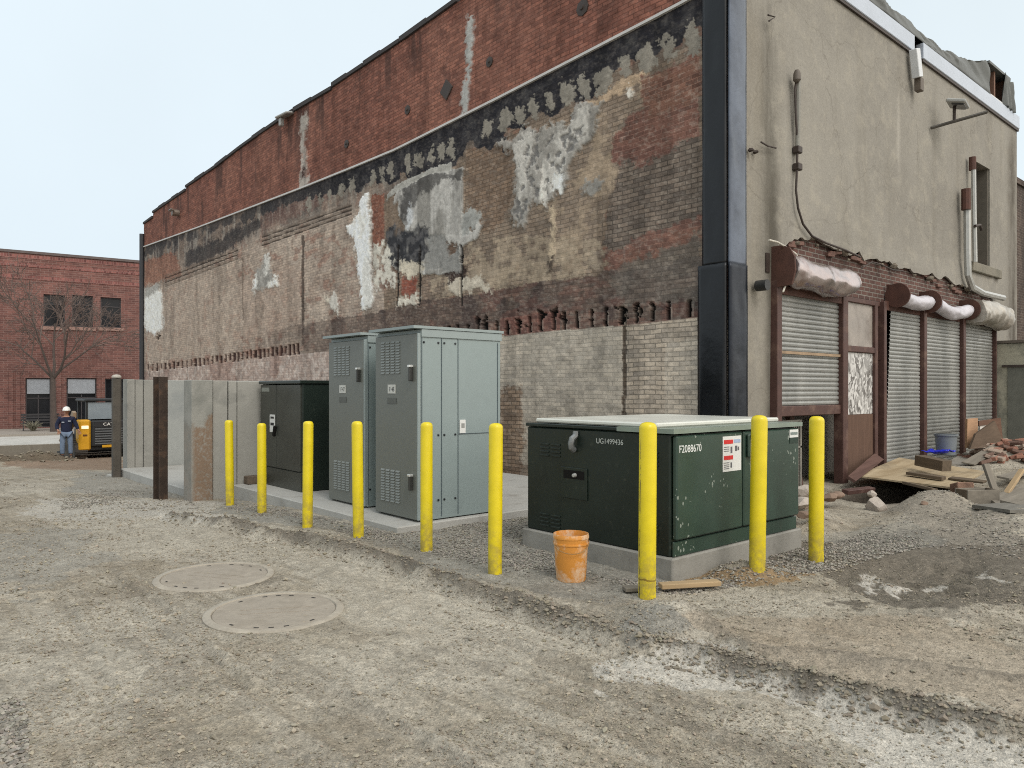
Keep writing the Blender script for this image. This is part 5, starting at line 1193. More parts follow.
a, b_ = on_ply(919, 469), on_ply(947, 475); lumber('thick grey timber block resting on the plywood sheet', a + Vector((0, 0, .14)), b_ + Vector((0, 0, .135)), (.18, .16), darkw, 'timber_block', cat='wood block')
a, b_ = on_ply(908, 474.5), on_ply(944, 480); lumber('thin grey plank under the timber block on the plywood', a + Vector((0, 0, .024)), b_ + Vector((0, 0, .024)), (.13, .045), darkw, 'plank', cat='plank')
# grey board beyond, lower sheets, box and stake
qa = [P(945, 463, 12.6), P(965, 452, 14.3), P(1030, 466, 13.6), P(1030, 472, 12.6)]
tag(MB().prism(qa, (0, 0, -.03)).build('grey_board', wood('silver_wood', alb(150, 144, 134, .74)), ang=0), 'silver grey board lying between the plywood and the brick heap', 'board')
qa = [P(975, 472, 11.9), P(1020, 475, 11.9), P(1000, 482, 11.2), P(958, 480, 11.2)]
tag(MB().prism(qa, (0, 0, -.03)).build('plywood_sheet', plywood, ang=0), 'small plywood piece sticking out under the grey board behind the upright stake', 'plywood sheet')
for i, (pts, lab) in enumerate(([[(988, 497, 9.3), (1040, 478, 10.6), (1060, 488, 10.2), (1000, 508, 9.0)], 'long grey weathered plank sloping up behind the wooden box'], [[(972, 512, 8.6), (1050, 500, 9.2), (1070, 525, 8.2), (1010, 540, 7.9)], 'wide grey weathered boarding lying on the gravel slope below the box'],
                                [[(1000, 500, 8.9), (1050, 484, 9.7), (1060, 498, 9.2), (1020, 512, 8.7)], 'second grey plank just below the long sloping one'])):
    q_ = [P(*p) for p in pts]; 
    for v in q_: v.z = max(v.z, gh(v.x, v.y) + .05)
    tag(MB().prism(q_, (0, 0, -.035)).build('plank', grayw if i != 1 else wood('boarding', alb(128, 124, 116, .72)), ang=0), lab, 'plank')
a = P(977, 494, 9.3); t = thing('wooden_box', 'old wooden drawer box lying on its side beside the plywood edge', 'box', tuple(a))
def obx(c, size, name, mat, par, rz=R(-32)): return MB().obox(c, size, (0, 0, rz), .004).build(name, mat, par, 0)
zc = gh(a.x, a.y) + .11
ux = Vector((math.cos(R(-32)), math.sin(R(-32)), 0)); uy = Vector((-ux.y, ux.x, 0)); cb = Vector((a.x, a.y, zc))
obx(cb - uy * .10, (.44, .025, .2), 'side_board', grayw, t); obx(cb + uy * .10, (.44, .025, .2), 'side_board', grayw, t); obx(cb + ux * .206, (.025, .175, .2), 'end_board', darkw, t); obx(cb - ux * .206, (.025, .175, .2), 'end_board', darkw, t); obx(cb - Vector((0, 0, .08)), (.38, .17, .02), 'bottom_board', darkw, t)
a, b_ = P(996, 494, 9.6), P(985.5, 464, 9.75); lumber('upright grey stake leaning beside the plywood edge', a, b_, (.09, .045), grayw, 'stake', cat='stake')
a, b_ = P(957, 483, 10.3), P(967, 502, 10.0); a.z = gh(a.x, a.y) + .12; b_.z = gh(b_.x, b_.y) + .08
tag(MB().obox((a + b_) / 2, (.34, .2, .2), (0, .2, .6), .01).build('masonry_block', simple('mixed_masonry', alb(150, 118, 100, .8), .9, .5, 7, .4), ang=0), 'chipped masonry block under the plywood edge beside the wooden box', 'masonry block')
EXTRA = [((1003, 478, 10.6), (1030, 470, 11.4), (.16, .03), 'narrow split board lying across the top of the long sloping plank', grayw), ((992, 513, 8.7), (1018, 505, 9.1), (.10, .05), 'short squared timber half sunk beside the wide grey boarding', darkw),
         ((950, 478, 11.0), (985, 482, 10.6), (.12, .03), 'thin dark lath tucked under the front of the plywood near the box', darkw), ((1006, 494, 9.6), (1022, 470, 10.4), (.07, .04), 'thin batten leaning across the grey planks', pine),
         ((845, 492, 10.2), (872, 489, 10.6), (.10, .06), 'stub of brown timber at the pit edge by the door post', brown), ((905, 483, 10.6), (935, 490, 10.2), (.14, .04), 'splintered plank sagging into the pit under the plywood', darkw),
         ((968, 466, 12.4), (1000, 460, 13.4), (.2, .025), 'loose grey slat lying on the silver grey board', grayw), ((988, 452, 13.6), (1012, 446, 14.4), (.12, .03), 'dark slat sticking out of the brick heap', darkw)]
for i, (p_, q_, sec_, lab_, m_) in enumerate(EXTRA):
    a, b_ = P(*p_), P(*q_)
    if i not in (5,):
        a.z = max(a.z, gh(a.x, a.y) + .04); b_.z = max(b_.z, gh(b_.x, b_.y) + .04)
    lumber(lab_, a, b_, sec_, m_, 'plank', roll=.15 * (-1) ** i, cat='plank')
# leaning brown door leaf / threshold sheet
qa = [P(848, 476, 11.3), P(856, 481, 10.9), P(884, 459.5, 12.3), P(875, 453, 12.7)]
tag(MB().prism(qa, (.0, .03, -.03)).build('brown_board', wood('brown_board', alb(110, 84, 76, .85)), ang=0), 'brown board sloping from the door foot down to the plywood', 'board')
MBn = MB()
# grey tub, blue sheet, fragments
c = P(946, 455, 13.1); t = thing('trash_can', 'grey plastic trash can standing against the middle shutter', 'trash can', tuple(c))
gp_ = simple('grey_plastic', alb(118, 124, 128, .9), .5, .12, 3)
c.z = max(c.z, gh(c.x, c.y) - .03)
MB().lathe([(0, 0), (.14, 0), (.15, .01), (.175, .36), (.165, .36), (.14, .02), (0, .02)], 20, Matrix.Translation(c)).build('body', gp_, t); MB().lathe([(.178, .33), (.192, .34), (.192, .37), (.165, .37)], 20, Matrix.Translation(c)).build('rim', gp_, t)
c = P(938, 457, 12.8); o = sheet('blue_sheet', 'crumpled bright blue plastic sheet at the foot of the grey trash can', 'plastic sheet', lambda a, b: (c.x - .2 + .45 * a, c.y - .2 + .4 * b, c.z + .03 + .13 * N1(a * 4, b * 4, 731)), 14, 14, simple('blue_plastic', alb(32, 44, 196, .9), .4), .01)
c = P(966, 448, 13.6); qa = [P(967, 448, 13.7), P(967.5, 419, 13.8), P(978, 418, 14.1), P(978, 447, 14.0)]
tag(MB().prism(qa, (.05, .05, 0)).build('leaning_board', wood('tan_board', alb(178, 142, 112, .9)), ang=0), 'tan board standing on edge beside the last shutter', 'board')
t = thing('broken_frame', 'broken white and brown frame leaning behind the dark triangular board', 'frame', tuple(P(985, 445, 14.2)))
MB().prism([P(979, 421, 14.3), P(1001, 418, 14.8), P(1001, 423, 14.8), P(979, 426, 14.3)], (.04, .04, 0)).prism([P(994, 421, 14.6), P(1001, 421, 14.8), P(1003, 440, 14.8), P(996, 440, 14.6)], (.03, .03, 0)).build('frame', wood('frame_brown', alb(110, 84, 70, .9)), t, 0)
MB().prism([P(980, 426, 14.36), P(990, 424, 14.6), P(988, 436, 14.5), P(980, 438, 14.36)], (.02, .02, 0)).build('torn_panel', simple('torn_white', alb(206, 200, 192), .8, .2), t, 0)
tag(MB().prism([P(970, 449, 13.3), P(976, 434, 13.5), P(995, 421, 13.9), P(1003, 440, 13.9), P(1008, 448, 13.6), P(998, 447, 13.3)], (.05, .05, 0)).build('dark_board', wood('dark_tri_board', alb(100, 84, 70, .85)), ang=0), 'dark brown broken board leaning in front of the tan board', 'board')
# brick heap: bricks one by one
brm = [simple('loose_brick', alb(162, 116, 98, .75), .9, .3, 6, .3), simple('loose_brick_pale', alb(176, 156, 140, .75), .9, .3, 6, .3), simple('loose_brick_dark', alb(122, 96, 84, .75), .9, .3, 6, .3)]
protos = []
for m_ in brm:
    pr_ = MB().box((-.1, -.047, -.03), (.1, .047, .03), .008).build('loose_brick', m_, ang=0); protos.append(pr_)
used = set(); rr = random.Random(4)
heap = [(rr.uniform(985, 1040), rr.uniform(447, 463), rr.uniform(12.4, 14.8)) for _ in range(64)] + [(rr.uniform(962, 1000), rr.uniform(450, 456), rr.uniform(13.4, 14)) for _ in range(10)]
heap += [(800, 505, 8.9), (806, 497, 9.3), (803, 512, 8.6), (792, 500, 9.2)]
for i, (px, py, d) in enumerate(heap):
    k_ = i % 3; o = protos[k_]
    if k_ in used: o = o.copy(); C.objects.link(o)
    used.add(k_); p = P(px, py, d); g_ = gh(p.x, p.y)
    if px > 900: p.z = g_ + .02 + .07 * rr.random()
    else: p.z = g_ + .04 + (.08 if i % 2 else 0)
    o.location = p; o.rotation_euler = (rr.uniform(-.5, .5), rr.uniform(-.5, .5), rr.uniform(0, 3.1))
    lab = ('salmon red loose brick', 'mortar caked pale loose brick', 'dark red loose brick')[k_] + (' in the heap beyond the plywood near the annex' if px > 900 else ' in the rubble past the end of the transformer')
    tag(o, lab, 'brick', ('heap bricks ' if px > 900 else 'rubble bricks ') + ('salmon', 'pale', 'dark')[k_])
RK = [(876, 506, 9.3, (.2, .13, .12), 'angular pale concrete chunk at the edge of the gravel mound', 3), (872, 494, 9.9, (.08, .06, .05), 'small pale stone on the mound above the concrete chunk', 4),
      
      (804, 490, 8.9, (.16, .12, .1), 'pale pinkish rubble lump uppermost behind the transformer end', 5), (802, 503, 8.4, (.17, .13, .07), 'flat whitish rubble slab below the pinkish lump', 6), (829, 497, 9.4, (.18, .12, .06), 'flat brown stone slab on the rubble behind the last bollard', 7),
      (836, 495, 9.5, (.13, .1, .05), 'pale flat stone beside the brown slab', 12), (805, 515, 7.9, (.1, .08, .05), 'dark stone at the bottom of the rubble by the transformer', 8), (924, 521, 8.6, (.05, .045, .03), 'small dark stone alone on the gravel mound', 10), (820, 519, 8.2, (.05, .04, .1), 'thin stone shard standing beside the last bollard', 13)]
rkm = [simple('rubble_pale', alb(192, 180, 168, .75), .92, .3, 7, .5, 18), simple('rubble_brown', alb(140, 118, 102, .75), .92, .3, 7, .5, 18)]
for i, (px, py, d, r_, lab, sd_) in enumerate(RK):
    p = P(px, py, d); o = MB().rock((0, 0, 0), r_, sd_, 1, 3).build('stone', rkm[1] if any(w_ in lab for w_ in ('brown', 'dark')) else rkm[0], ang=20); o.location = (p.x, p.y, max(p.z, gh(p.x, p.y) + r_[2] * .4)); tag(o, lab, 'stone')
# wire screen standing in the shutter opening
t = thing('wire_gate', 'rusty wire mesh panel standing in the dark opening under the first shutter', 'mesh panel', (10.2, 5.8, 0))
m = MB()
for i in range(15): m.tube([(9.95 + i * .055, 5.72, .0), (9.95 + i * .055, 5.72, 1.0)], .006, 4)
for i in range(18): m.tube([(9.93, 5.72, .03 + i * .055), (10.75, 5.72, .03 + i * .055)], .006, 4)
m.build('mesh', simple('wire_dull', alb(130, 126, 118), .5, metal=.3), t)
MB().box((9.90, 5.70, -.1), (9.94, 5.74, 1.05)).box((10.75, 5.70, -.1), (10.79, 5.74, 1.05)).box((9.9, 5.70, .62), (10.79, 5.74, .65)).box((9.9, 5.695, 1.02), (10.79, 5.735, 1.05)).build('frame', simple('grey_frame', alb(140, 136, 128), .5, metal=.3), t, 0)
lumber('dark leaning timber in the opening under the first shutter', (11.1, 5.9, -.1), (11.15, 6.1, 1.1), (.1, .1), brown, 'timber', cat='timber')

# ------------------------------------------------------------------ building across the street
t = thing('red_brick_building', 'flat roofed red brick building with dark windows across the street', 'building', tuple(far(5, 0, -.87)))
def hitf(px, py, b=0.0):
    o_ = Vector((0, 0, H)); r_ = P(px, py, 1) - o_; p0 = far(0, b, 0); s = (p0 - o_).dot(BN) / r_.dot(BN); q_ = o_ + r_ * s; return (q_ - Vector((B0.x, B0.y, 0))).dot(BD), q_.z
aL, aR = hitf(-60, 300)[0], hitf(150, 300)[0] + 10; ztf = hitf(69, 257)[1]
holes, wins = [], []
for (x0_, y0_, x1_, y1_, ty) in ((43.5, 294, 65, 327, 'u'), (72, 295, 93, 327.5, 'u'), (100.5, 297, 121, 328, 'u'), (25.5, 378, 51, 427, 'l'), (66.5, 378, 96.5, 427, 'l'), (105, 378.5, 133, 431, 'd')):
    a0_, z1_ = hitf(x0_, y0_); a1_, z0_ = hitf(x1_, y1_); z0_ = max(z0_, -.84)
    holes.append([far(a0_, 0, z0_), far(a1_, 0, z0_), far(a1_, 0, z1_), far(a0_, 0, z1_)]); wins.append((a0_, a1_, z0_, z1_, ty))
fb = brick_mat('far_brick', alb(124, 87, 80, .95), alb(94, 68, 64, .95), alb(130, 104, 98, .95), .42, .135, .016, 0, alb(84, 54, 52, .9), .4, .3)
MB().prism([[far(aL, 0, -1.2), far(aR, 0, -1.2), far(aR, 0, ztf), far(aL, 0, ztf)]] + holes, BN * .45).build('wall', fb, t, 0)
MB().prism([far(aL, .5, -1.2), far(aR, .5, -1.2), far(aR, 14, -1.2), far(aL, 14, -1.2)], (0, 0, ztf + .9)).build('rear_block', fb, t, 0)
MB().prism([far(aL - .1, -.08, ztf), far(aR + .1, -.08, ztf), far(aR + .1, .6, ztf), far(aL - .1, .6, ztf)], (0, 0, .16)).build('coping', simple('far_coping', alb(92, 82, 80), .8), t, 0)
m = MB()
zz_ = [hitf(69, y)[1] for y in (262, 270, 282)]
for z in zz_: m.prism([far(aL, -.03, z), far(aR, -.03, z), far(aR, -.03, z + .22), far(aL, -.03, z + .22)], BN * .028)
m.build('brick_course', brick_mat('soldier_brick', alb(142, 94, 88, .95), alb(92, 58, 57, .95), alb(132, 100, 94, .95), .14, .42, .02), t, 0)
m = MB()
for px in (11, 18, 59, 99):
    a_ = hitf(px, 400)[0]; m.prism([far(a_ - .1, -.06, -1.0), far(a_ + .1, -.06, -1.0), far(a_ + .1, -.06, hitf(px, 371)[1]), far(a_ - .1, -.06, hitf(px, 371)[1])], BN * .058)
m.build('pilaster', fb, t, 0)
wdark = simple('dark_glass', (.010, .011, .014), .2, .3, .5, spec=.25); wfr = simple('dark_frame', alb(60, 56, 58), .5)
for (a0_, a1_, z0_, z1_, ty) in wins:
    def pan(name, a, b, z0, z1, off, mat, par, th=.04): return MB().prism([far(a, off, z0), far(b, off, z0), far(b, off, z1), far(a, off, z1)], BN * th).build(name, mat, par, 0)
    m = MB()
    for (p_, q_, r_, s_) in ((a0_, a0_ + .07, z0_, z1_), (a1_ - .07, a1_, z0_, z1_), (a0_ + .072, a1_ - .072, z1_ - .07, z1_), (a0_ + .072, a1_ - .072, z0_, z0_ + .07)) + (((a0_ + .072, a1_ - .072, z1_ - .62, z1_ - .56),) if ty == 'u' else (((a0_ + a1_) / 2 - .03, (a0_ + a1_) / 2 + .03, z0_ + .072, z1_ - 1.05), (a0_ + .072, a1_ - .072, z1_ - 1.28, z1_ - 1.22)) if ty == 'l' else ()):
        m.prism([far(p_, .16, r_), far(q_, .16, r_), far(q_, .16, s_), far(p_, .16, s_)], BN * .06)
    wn_ = m.build('window' if ty != 'd' else 'doorway', wfr, t, 0)
    pan('pane', a0_ + .02, a1_ - .02, z0_ + .02, z1_ - .02, .23, wdark, wn_)
    if ty == 'u':
        pan('sill', a0_ - .15, a1_ + .15, z0_ - .22, z0_ - .005, -.08, simple('far_sill', alb(150, 120, 110, .9), .9), wn_, .3)
    if ty == 'l': pan('blind', a0_ + .075, a1_ - .075, z1_ - .98, z1_ - .075, .10, simple('window_blind', alb(148, 152, 158, .95), .6, .1), wn_, .03)

# ------------------------------------------------------------------ bare street tree
TX = P(54, 433, 42.5); tz = -.9
t = thing('bare_tree', 'leafless street tree before the red brick building', 'tree', (TX.x, TX.y, tz))
bark = simple('bark', alb(82, 72, 67, .9), .95, .3, 8, .3)
tr_, cr_ = MB(), MB(); rt = random.Random(21)
S_ = 42.5 / F                                                       # metres per pixel at the tree
rx = Vector((sa, -ca, 0)); 
def tp_(px, py, dy=0.0): return TX + rx * ((px - 54) * S_) + Vector((ca, sa, 0)) * dy + Vector((0, 0, (433 - py) * S_ + tz - TX.z))
tr_.tube([tp_(54, 436), tp_(53.5, 420), tp_(53, 395), tp_(53, 378)], [.20, .165, .15, .13], 9)
nseg = 0
def limb(p, d, L, r, lev):
    global nseg
    n = 4; pts = [p]; q = p.copy(); dd = d.copy()
    for i in range(n):
        dd = (dd + Vector((rt.gauss(0, .16), rt.gauss(0, .16), rt.gauss(.03, .12)))).normalized(); q = q + dd * (L / n); pts.append(q.copy())
    (tr_ if lev == 0 else cr_).tube(pts, [max(.010, r * (1 - .55 * i / n)) for i in range(n + 1)], 6 if lev < 2 else 4, False); nseg += 1
    if lev >= 4: return
    for i in range((4, 4, 4, 3)[lev]):
        f = rt.uniform(.3, 1.0); j = min(n - 1, int(f * n)); s = pts[j].lerp(pts[j + 1], f * n - j)
        ax = Vector((rt.gauss(0, 1), rt.gauss(0, 1), rt.gauss(0, 1))).normalized()
        nd = (dd + ax * rt.uniform(.55, .95) + Vector((0, 0, .12 if lev < 2 else -.12))).normalized(); limb(s, nd, L * rt.uniform(.5, .75), max(.010, r * .5), lev + 1)
for (x_, y_, dy, L, r) in ((46, 322, .6, 3.5, .085), (95, 355, -.8, 3.2, .085), (62, 315, -.4, 3.6, .08), (22, 350, -.6, 3.0, .07), (80, 335, 1.0, 3.2, .07)):
    s = tp_(53, 380); d_ = (tp_(x_, y_, dy) - s); limb(s, d_.normalized(), L, r, 0)
tr_.build('trunk', bark, t); cr_.build('crown', simple('twig_bark', alb(104, 90, 84, .9), .95, .25, 3), t)

# ------------------------------------------------------------------ bench and low bush on the far pavement
bz = -.875; bp_ = lambda px, py, d: P(px, py, d)
t = thing('bench', 'dark slatted bench below the first window across the street', 'bench', tuple(P(42, 434, 43.6)))
dkm = simple('dark_iron', (.035, .033, .035), .6)
bc = P(40, 432, 43.8); bc.z = bz
def bo(a0_, a1_, b0_, b1_, z0_, z1_, mb): mb.prism([bc + BD * a0_ + BN * b0_ + Vector((0, 0, z0_)), bc + BD * a1_ + BN * b0_ + Vector((0, 0, z0_)), bc + BD * a1_ + BN * b1_ + Vector((0, 0, z0_)), bc + BD * a0_ + BN * b1_ + Vector((0, 0, z0_))], (0, 0, z1_ - z0_)); return mb
m = MB(); [bo(-.95, .95, -.25 + .17 * i, -.11 + .17 * i, .42, .46, m) for i in range(3)]; m.build('seat', dkm, t, 0)
m = MB(); [bo(-.95, .95, .28, .31, .55 + .16 * i, .66 + .16 * i, m) for i in range(3)]; m.build('backrest', dkm, t, 0)
for s_ in (-.85, .79): bo(s_, s_ + .06, .22, .27, 0, .95, bo(s_, s_ + .06, -.24, -.18, 0, .418, MB())).build('leg', dkm, t, 0)
c = P(33, 434, 43.0); c.z = bz; m = MB()
for i in range(70):
    a_ = rt.uniform(0, 6.28); e_ = c + Vector((math.cos(a_) * rt.uniform(.1, .7), math.sin(a_) * rt.uniform(.1, .7), rt.uniform(.2, .65))); m.tube([c + (e_ - c) * .1, c.lerp(e_, .5) + Vector((0, 0, .12)), e_], [.03, .02, .008], 4)
tag(m.build('dry_shrub', simple('dry_stems', alb(120, 116, 100, .9), .9, .3, 6)), 'small dry shrub in front of the bench across the street', 'shrub')

# ------------------------------------------------------------------ yellow track loader, seen from behind
LX = P(106.5, 458, 27.2); lz = gh(LX.x, LX.y)
t = thing('track_loader', 'yellow and black compact track loader with lit lamps seen from behind', 'loader', (0, 0, 0))
yel = simple('machine_yellow', alb(216, 160, 36, .9), .45, .15, 3, dirt=alb(140, 110, 70), dirt_amt=.15); blkp = simple('machine_black', alb(44, 46, 48, .9), .5, .2, 3); rub = simple('track_rubber', alb(66, 62, 58, .9), .9, .3, 8, .4, 20, dirt=alb(120, 108, 92), dirt_amt=.4)
lampm = NT('lamp_lit'); lampm.set(lampm.b.inputs['Emission Color'], (1, .80, .38)); lampm.set(lampm.b.inputs['Emission Strength'], .55); lampm.out((.9, .85, .7), .3)
# local frame: x to the right of the machine's back as we see it, y away from us, z up
for s_ in (-1, 1):
    xo_ = s_ * .78; pts = []
    pr2 = [(-.15, 0), (1.75, 0), (2.15, .22), (2.1, .48), (1.7, .62), (.2, .68), (-.25, .5), (-.35, .22)]
    m = MB().prism([(xo_ - .17, y, z) for y, z in pr2], (.34, 0, 0))
    for i in range(len(pr2)):
        (ya, za), (yb, zb_) = pr2[i], pr2[(i + 1) % len(pr2)]; n = max(1, int(math.hypot(yb - ya, zb_ - za) / .13))
        for j in range(n):
            f = (j + .5) / n; m.obox((xo_, ya + (yb - ya) * f, za + (zb_ - za) * f), (.36, .05, .05), (math.atan2(zb_ - za, yb - ya), 0, 0))
    tk = m.build('track', rub, t, 0)
    MB().tube([(xo_ - .19, .3, .3), (xo_ + .19, .3, .3)], .2, 14).tube([(xo_ - .19, 1.6, .3), (xo_ + .19, 1.6, .3)], .2, 14).build('track_wheel', blkp, tk)
MB().box((-.58, -.2, .28), (.58, 1.9, .98), .03).build('chassis', blkp, t, 0)
rd = MB().box((-.50, -.32, .42), (.50, -.19, 1.33), .04).build('rear_door', blkp, t, 0)
m = MB(); [m.box((-.40, -.345, .50 + i * .085), (.40, -.321, .545 + i * .085), .005) for i in range(7)]; m.build('grille', simple('grille_grey', alb(96, 98, 100), .5), rd, 0)
MB().box((-.42, -.338, 1.1), (.42, -.3215, 1.29), .005).build('name_panel', inkb, rd, 0)
text('lettering', 'CAT', .14, simple('cat_white', alb(232, 230, 224, .95), .5), rd, (-.17, -.34, 1.15), (1, 0, 0), depth=.002, sx=1.1)
MB().box((-.2, -.36, .38), (.35, -.325, .47), .01).build('plate', yel, rd, 0)
for s_ in (-1, 1):
    a_, b_ = sorted((s_ * .52, s_ * .86)); cwt = MB().box((a_, -.36, .30), (b_, .15, 1.36), .05).build('counterweight', yel, t, 0)
    MB().box((s_ * .69 - .10, -.38, 1.05), (s_ * .69 + .10, -.362, 1.16), .008).build('headlight', lampm.m, cwt, 0)
    MB().box((s_ * .69 - .06, -.375, .80), (s_ * .69 + .06, -.362, .86), .008).build('tail_light', simple('tail_red', alb(96, 60, 34), .4), cwt, 0)
    MB().prism([(s_ * .88 - .06, .1, 1.60), (s_ * .88 - .06, .12, 1.42), (s_ * .88 - .06, .6, 1.05), (s_ * .88 - .06, 2.2, .45), (s_ * .88 - .06, 2.45, .5), (s_ * .88 - .06, .7, 1.35), (s_ * .88 - .06, .3, 1.66)], (.10, 0, 0)).build('lift_arm', simple('arm_pale', alb(150, 130, 108, .9), .6, .2), t, 0)
cb_ = MB()
for x_, y_ in ((-.55, .25), (.49, .25), (-.55, 1.5), (.49, 1.5)): cb_.box((x_, y_, .95), (x_ + .06, y_ + .07, 1.98))
cb_.box((-.60, .18, 1.98), (.60, 1.62, 2.08), .03).box((-.55, .22, .985), (.55, 1.6, 1.2))
cab = cb_.build('cab', blkp, t, 0)
MB().box((-.485, .26, 1.36), (.485, .28, 1.95)).build('rear_window', simple('cab_glass', alb(150, 162, 170, .8), .1, .1, spec=.7), cab, 0)
MB().box((-.3, .7, 1.21), (.3, 1.1, 1.7), .06).build('seat', blkp, cab, 0)
MB().prism([(-.9, 2.35, .02), (-.9, 3.0, .02), (-.9, 3.0, .08), (-.9, 2.5, .12), (-.9, 2.45, .75), (-.9, 2.35, .75)], (1.8, 0, 0)).build('bucket', blkp, t, 0)
t.location = (LX.x, LX.y, lz); t.scale = (1.12, 1.1, 1.03); t.rotation_euler = (0, 0, AZ - R(90) + R(41))

# ------------------------------------------------------------------ worker
PX = P(66.5, 459, 26.0); pz = gh(PX.x, PX.y)
per = thing('person', 'worker in white hard hat navy hooded top and blue jeans standing by the yellow loader', 'person', (0, 0, 0))
def skin(name, verts, edges, rad_, mat, parent, lv=2):
    me = bpy.data.meshes.new(name); me.from_pydata(verts, edges, []); o = bpy.data.objects.new(name, me); C.objects.link(o)
    o.modifiers.new('skin', 'SKIN'); sk = me.skin_vertices[0].data if len(me.skin_vertices) else None
    if sk is None:
        bm = bmesh.new(); bm.from_mesh(me); bm.verts.layers.skin.verify(); bm.to_mesh(me); bm.free(); sk = me.skin_vertices[0].data
    for i, r_ in enumerate(rad_): sk[i].radius = r_ if isinstance(r_, tuple) else (r_, r_); sk[i].use_root = (i == 0)
    s = o.modifiers.new('sub', 'SUBSURF'); s.levels = s.render_levels = lv
    bpy.context.view_layer.update(); m2 = bpy.data.meshes.new_from_object(o.evaluated_get(bpy.context.evaluated_depsgraph_get())); bpy.data.objects.remove(o)
    m2.name = name; m2.materials.clear(); m2.polygons.foreach_set('use_smooth', np.full(len(m2.polygons), True)); return link(m2, name, mat, parent)
# facing us (-y); feet apart, one hand resting toward the machine
V = [(0, 0, .95), (0, 0, 1.12), (0, .01, 1.30), (0, .01, 1.45), (0, 0, 1.53), (0, -.01, 1.60), (0, -.015, 1.68), (0, 0, 1.74),
     (.19, .01, 1.42), (.29, .0, 1.18), (.36, -.06, 1.02), (.40, -.08, .95), (-.19, .01, 1.42), (-.30, .03, 1.18), (-.26, -.10, 1.02), (-.22, -.14, .97),
     (.10, 0, .88), (.12, -.01, .50), (.13, .02, .10), (.14, -.12, .04), (-.10, 0, .88), (-.12, -.02, .50), (-.12, .02, .10), (-.14, -.12, .04)]
Ed = [(0, 1), (1, 2), (2, 3), (3, 4), (4, 5), (5, 6), (6, 7), (3, 8), (8, 9), (9, 10), (10, 11), (3, 12), (12, 13), (13, 14), (14, 15), (0, 16), (16, 17), (17, 18), (18, 19), (0, 20), (20, 21), (21, 22), (22, 23)]
Rd = [(.15, .11), (.14, .10), (.16, .11), (.10, .08), .055, (.07, .08), (.078, .095), .06, .06, .045, .035, .03, .06, .045, .035, .03, .085, .06, .04, .035, .085, .06, .04, .035]
skn = simple('skin_tone', alb(176, 130, 106, .8), .6, .05)
body = skin('body', V, Ed, Rd, skn, per)
m = MB()
for s_ in (-1, 1):
    hx, hy, hz = (.40, -.08, .95) if s_ > 0 else (-.22, -.14, .97)
    for i_ in range(4): m.tube([(hx + (i_ - 1.5) * .02, hy, hz), (hx + (i_ - 1.5) * .022 + s_ * .012, hy - .01, hz - .06), (hx + (i_ - 1.5) * .022 + s_ * .012, hy - .03, hz - (.09, .1, .095, .08)[i_])], [.011, .010, .008], 6)
    m.tube([(hx - s_ * .025, hy, hz + .01), (hx - s_ * .05, hy - .02, hz - .03), (hx - s_ * .05, hy - .03, hz - .055)], [.012, .011, .009], 6)
    m.tube([(s_ * .076, 0, 1.63), (s_ * .082, .01, 1.665), (s_ * .078, 0, 1.69)], [.012, .02, .012], 6)
m.tube([(0, -.10, 1.67), (0, -.125, 1.645), (0, -.105, 1.635)], [.012, .016, .012], 6)
hb = bmesh.new(); hb.from_mesh(body.data); me_ = bpy.data.meshes.new('hands'); bmesh.ops.recalc_face_normals(m.bm, faces=m.bm.faces); m.bm.to_mesh(me_); hb.from_mesh(me_); hb.to_mesh(body.data); hb.free(); m.bm.free()
MB().rock((-.032, -.098, 1.672), (.012, .008, .008), 1, 1, 2).rock((.032, -.098, 1.672), (.012, .008, .008), 2, 1, 2).build('eyes', inkb, per)
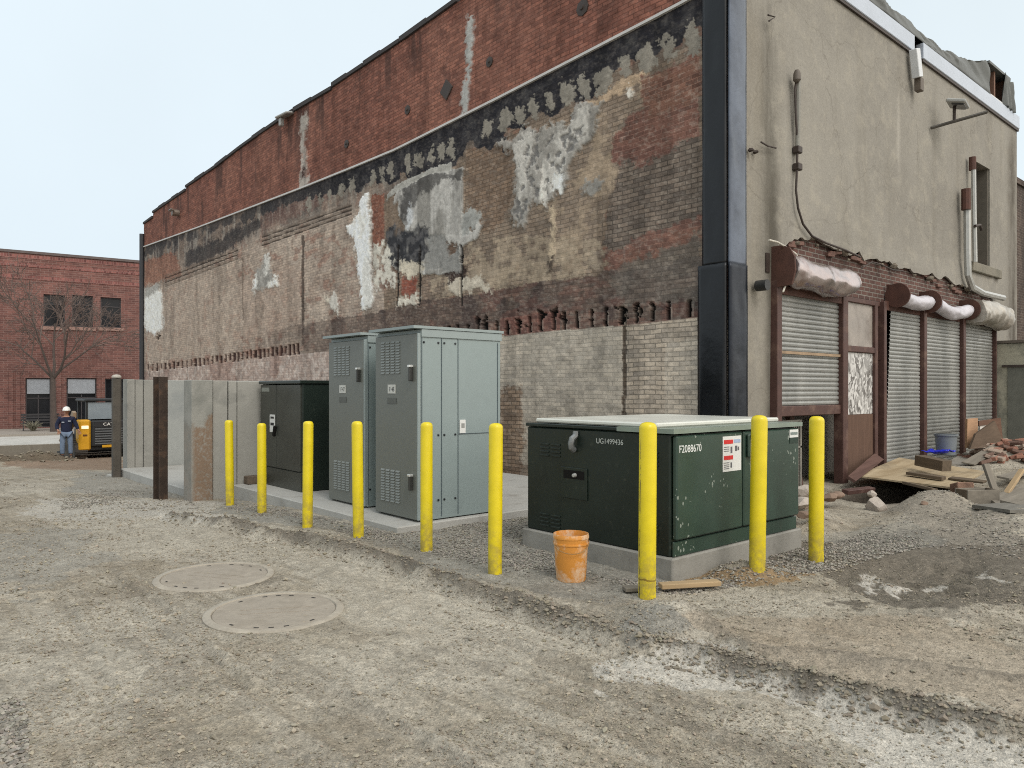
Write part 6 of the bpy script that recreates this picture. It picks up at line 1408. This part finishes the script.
MB().box((-.03, -.104, 1.604), (.03, -.092, 1.613)).build('mouth', simple('lips', alb(140, 84, 76), .6), per, 0)
navy = simple('navy_cloth', alb(30, 36, 60, .9), .9, .2, 8)
skin('jacket', [(0, 0, .80)] + [V[i] for i in (1, 2, 3)] + [(0, .02, 1.50)] + [V[i] for i in (8, 9, 10, 12, 13, 14)], [(0, 1), (1, 2), (2, 3), (3, 4), (3, 5), (5, 6), (6, 7), (3, 8), (8, 9), (9, 10)], [(.185, .14), (.185, .14), (.2, .145), (.14, .12), .095, .088, .07, .055, .088, .07, .055], navy, per)
skin('trousers', [V[0], V[16], V[17], (.13, .01, .16), V[20], V[21], (-.12, .01, .16)], [(0, 1), (1, 2), (2, 3), (0, 4), (4, 5), (5, 6)], [(.165, .13), .11, .085, .075, .11, .085, .075], simple('denim', alb(112, 128, 150, .9), .9, .2, 8), per)
skin('boots', [(.13, .03, .12), (.13, .02, .05), (.14, -.15, .035), (-.12, .03, .12), (-.12, .02, .05), (-.14, -.15, .035)], [(0, 1), (1, 2), (3, 4), (4, 5), (1, 4)], [.07, .065, .05, .07, .065, .05], simple('boot_dark', alb(52, 46, 42), .8), per) if False else None
for s_ in (-1, 1): skin('boot', [(s_ * .125, .03, .16), (s_ * .127, .02, .06), (s_ * .14, -.14, .04)], [(0, 1), (1, 2)], [.068, .066, .048], simple('boot_dark', alb(52, 46, 42), .8), per)
MB().lathe([(.125, 1.695), (.122, 1.70), (.115, 1.75), (.09, 1.80), (.05, 1.83), (0, 1.838)], 20, Matrix.Translation((0, -.005, 0))).prism([(-.09, -.10, 1.70), (-.05, -.17, 1.692), (.05, -.17, 1.692), (.09, -.10, 1.70)], (0, 0, .01)).build('hard_hat', simple('hat_white', alb(232, 232, 228, .95), .4, .05), per)
MB().box((.05, -.152, 1.31), (.13, -.142, 1.35)).box((-.14, -.15, 1.27), (-.06, -.14, 1.31)).build('chest_print', simple('print_grey', alb(150, 156, 166), .7), per, 0)
per.location = (PX.x, PX.y, pz); per.rotation_euler = (0, 0, AZ - R(90) + R(29))
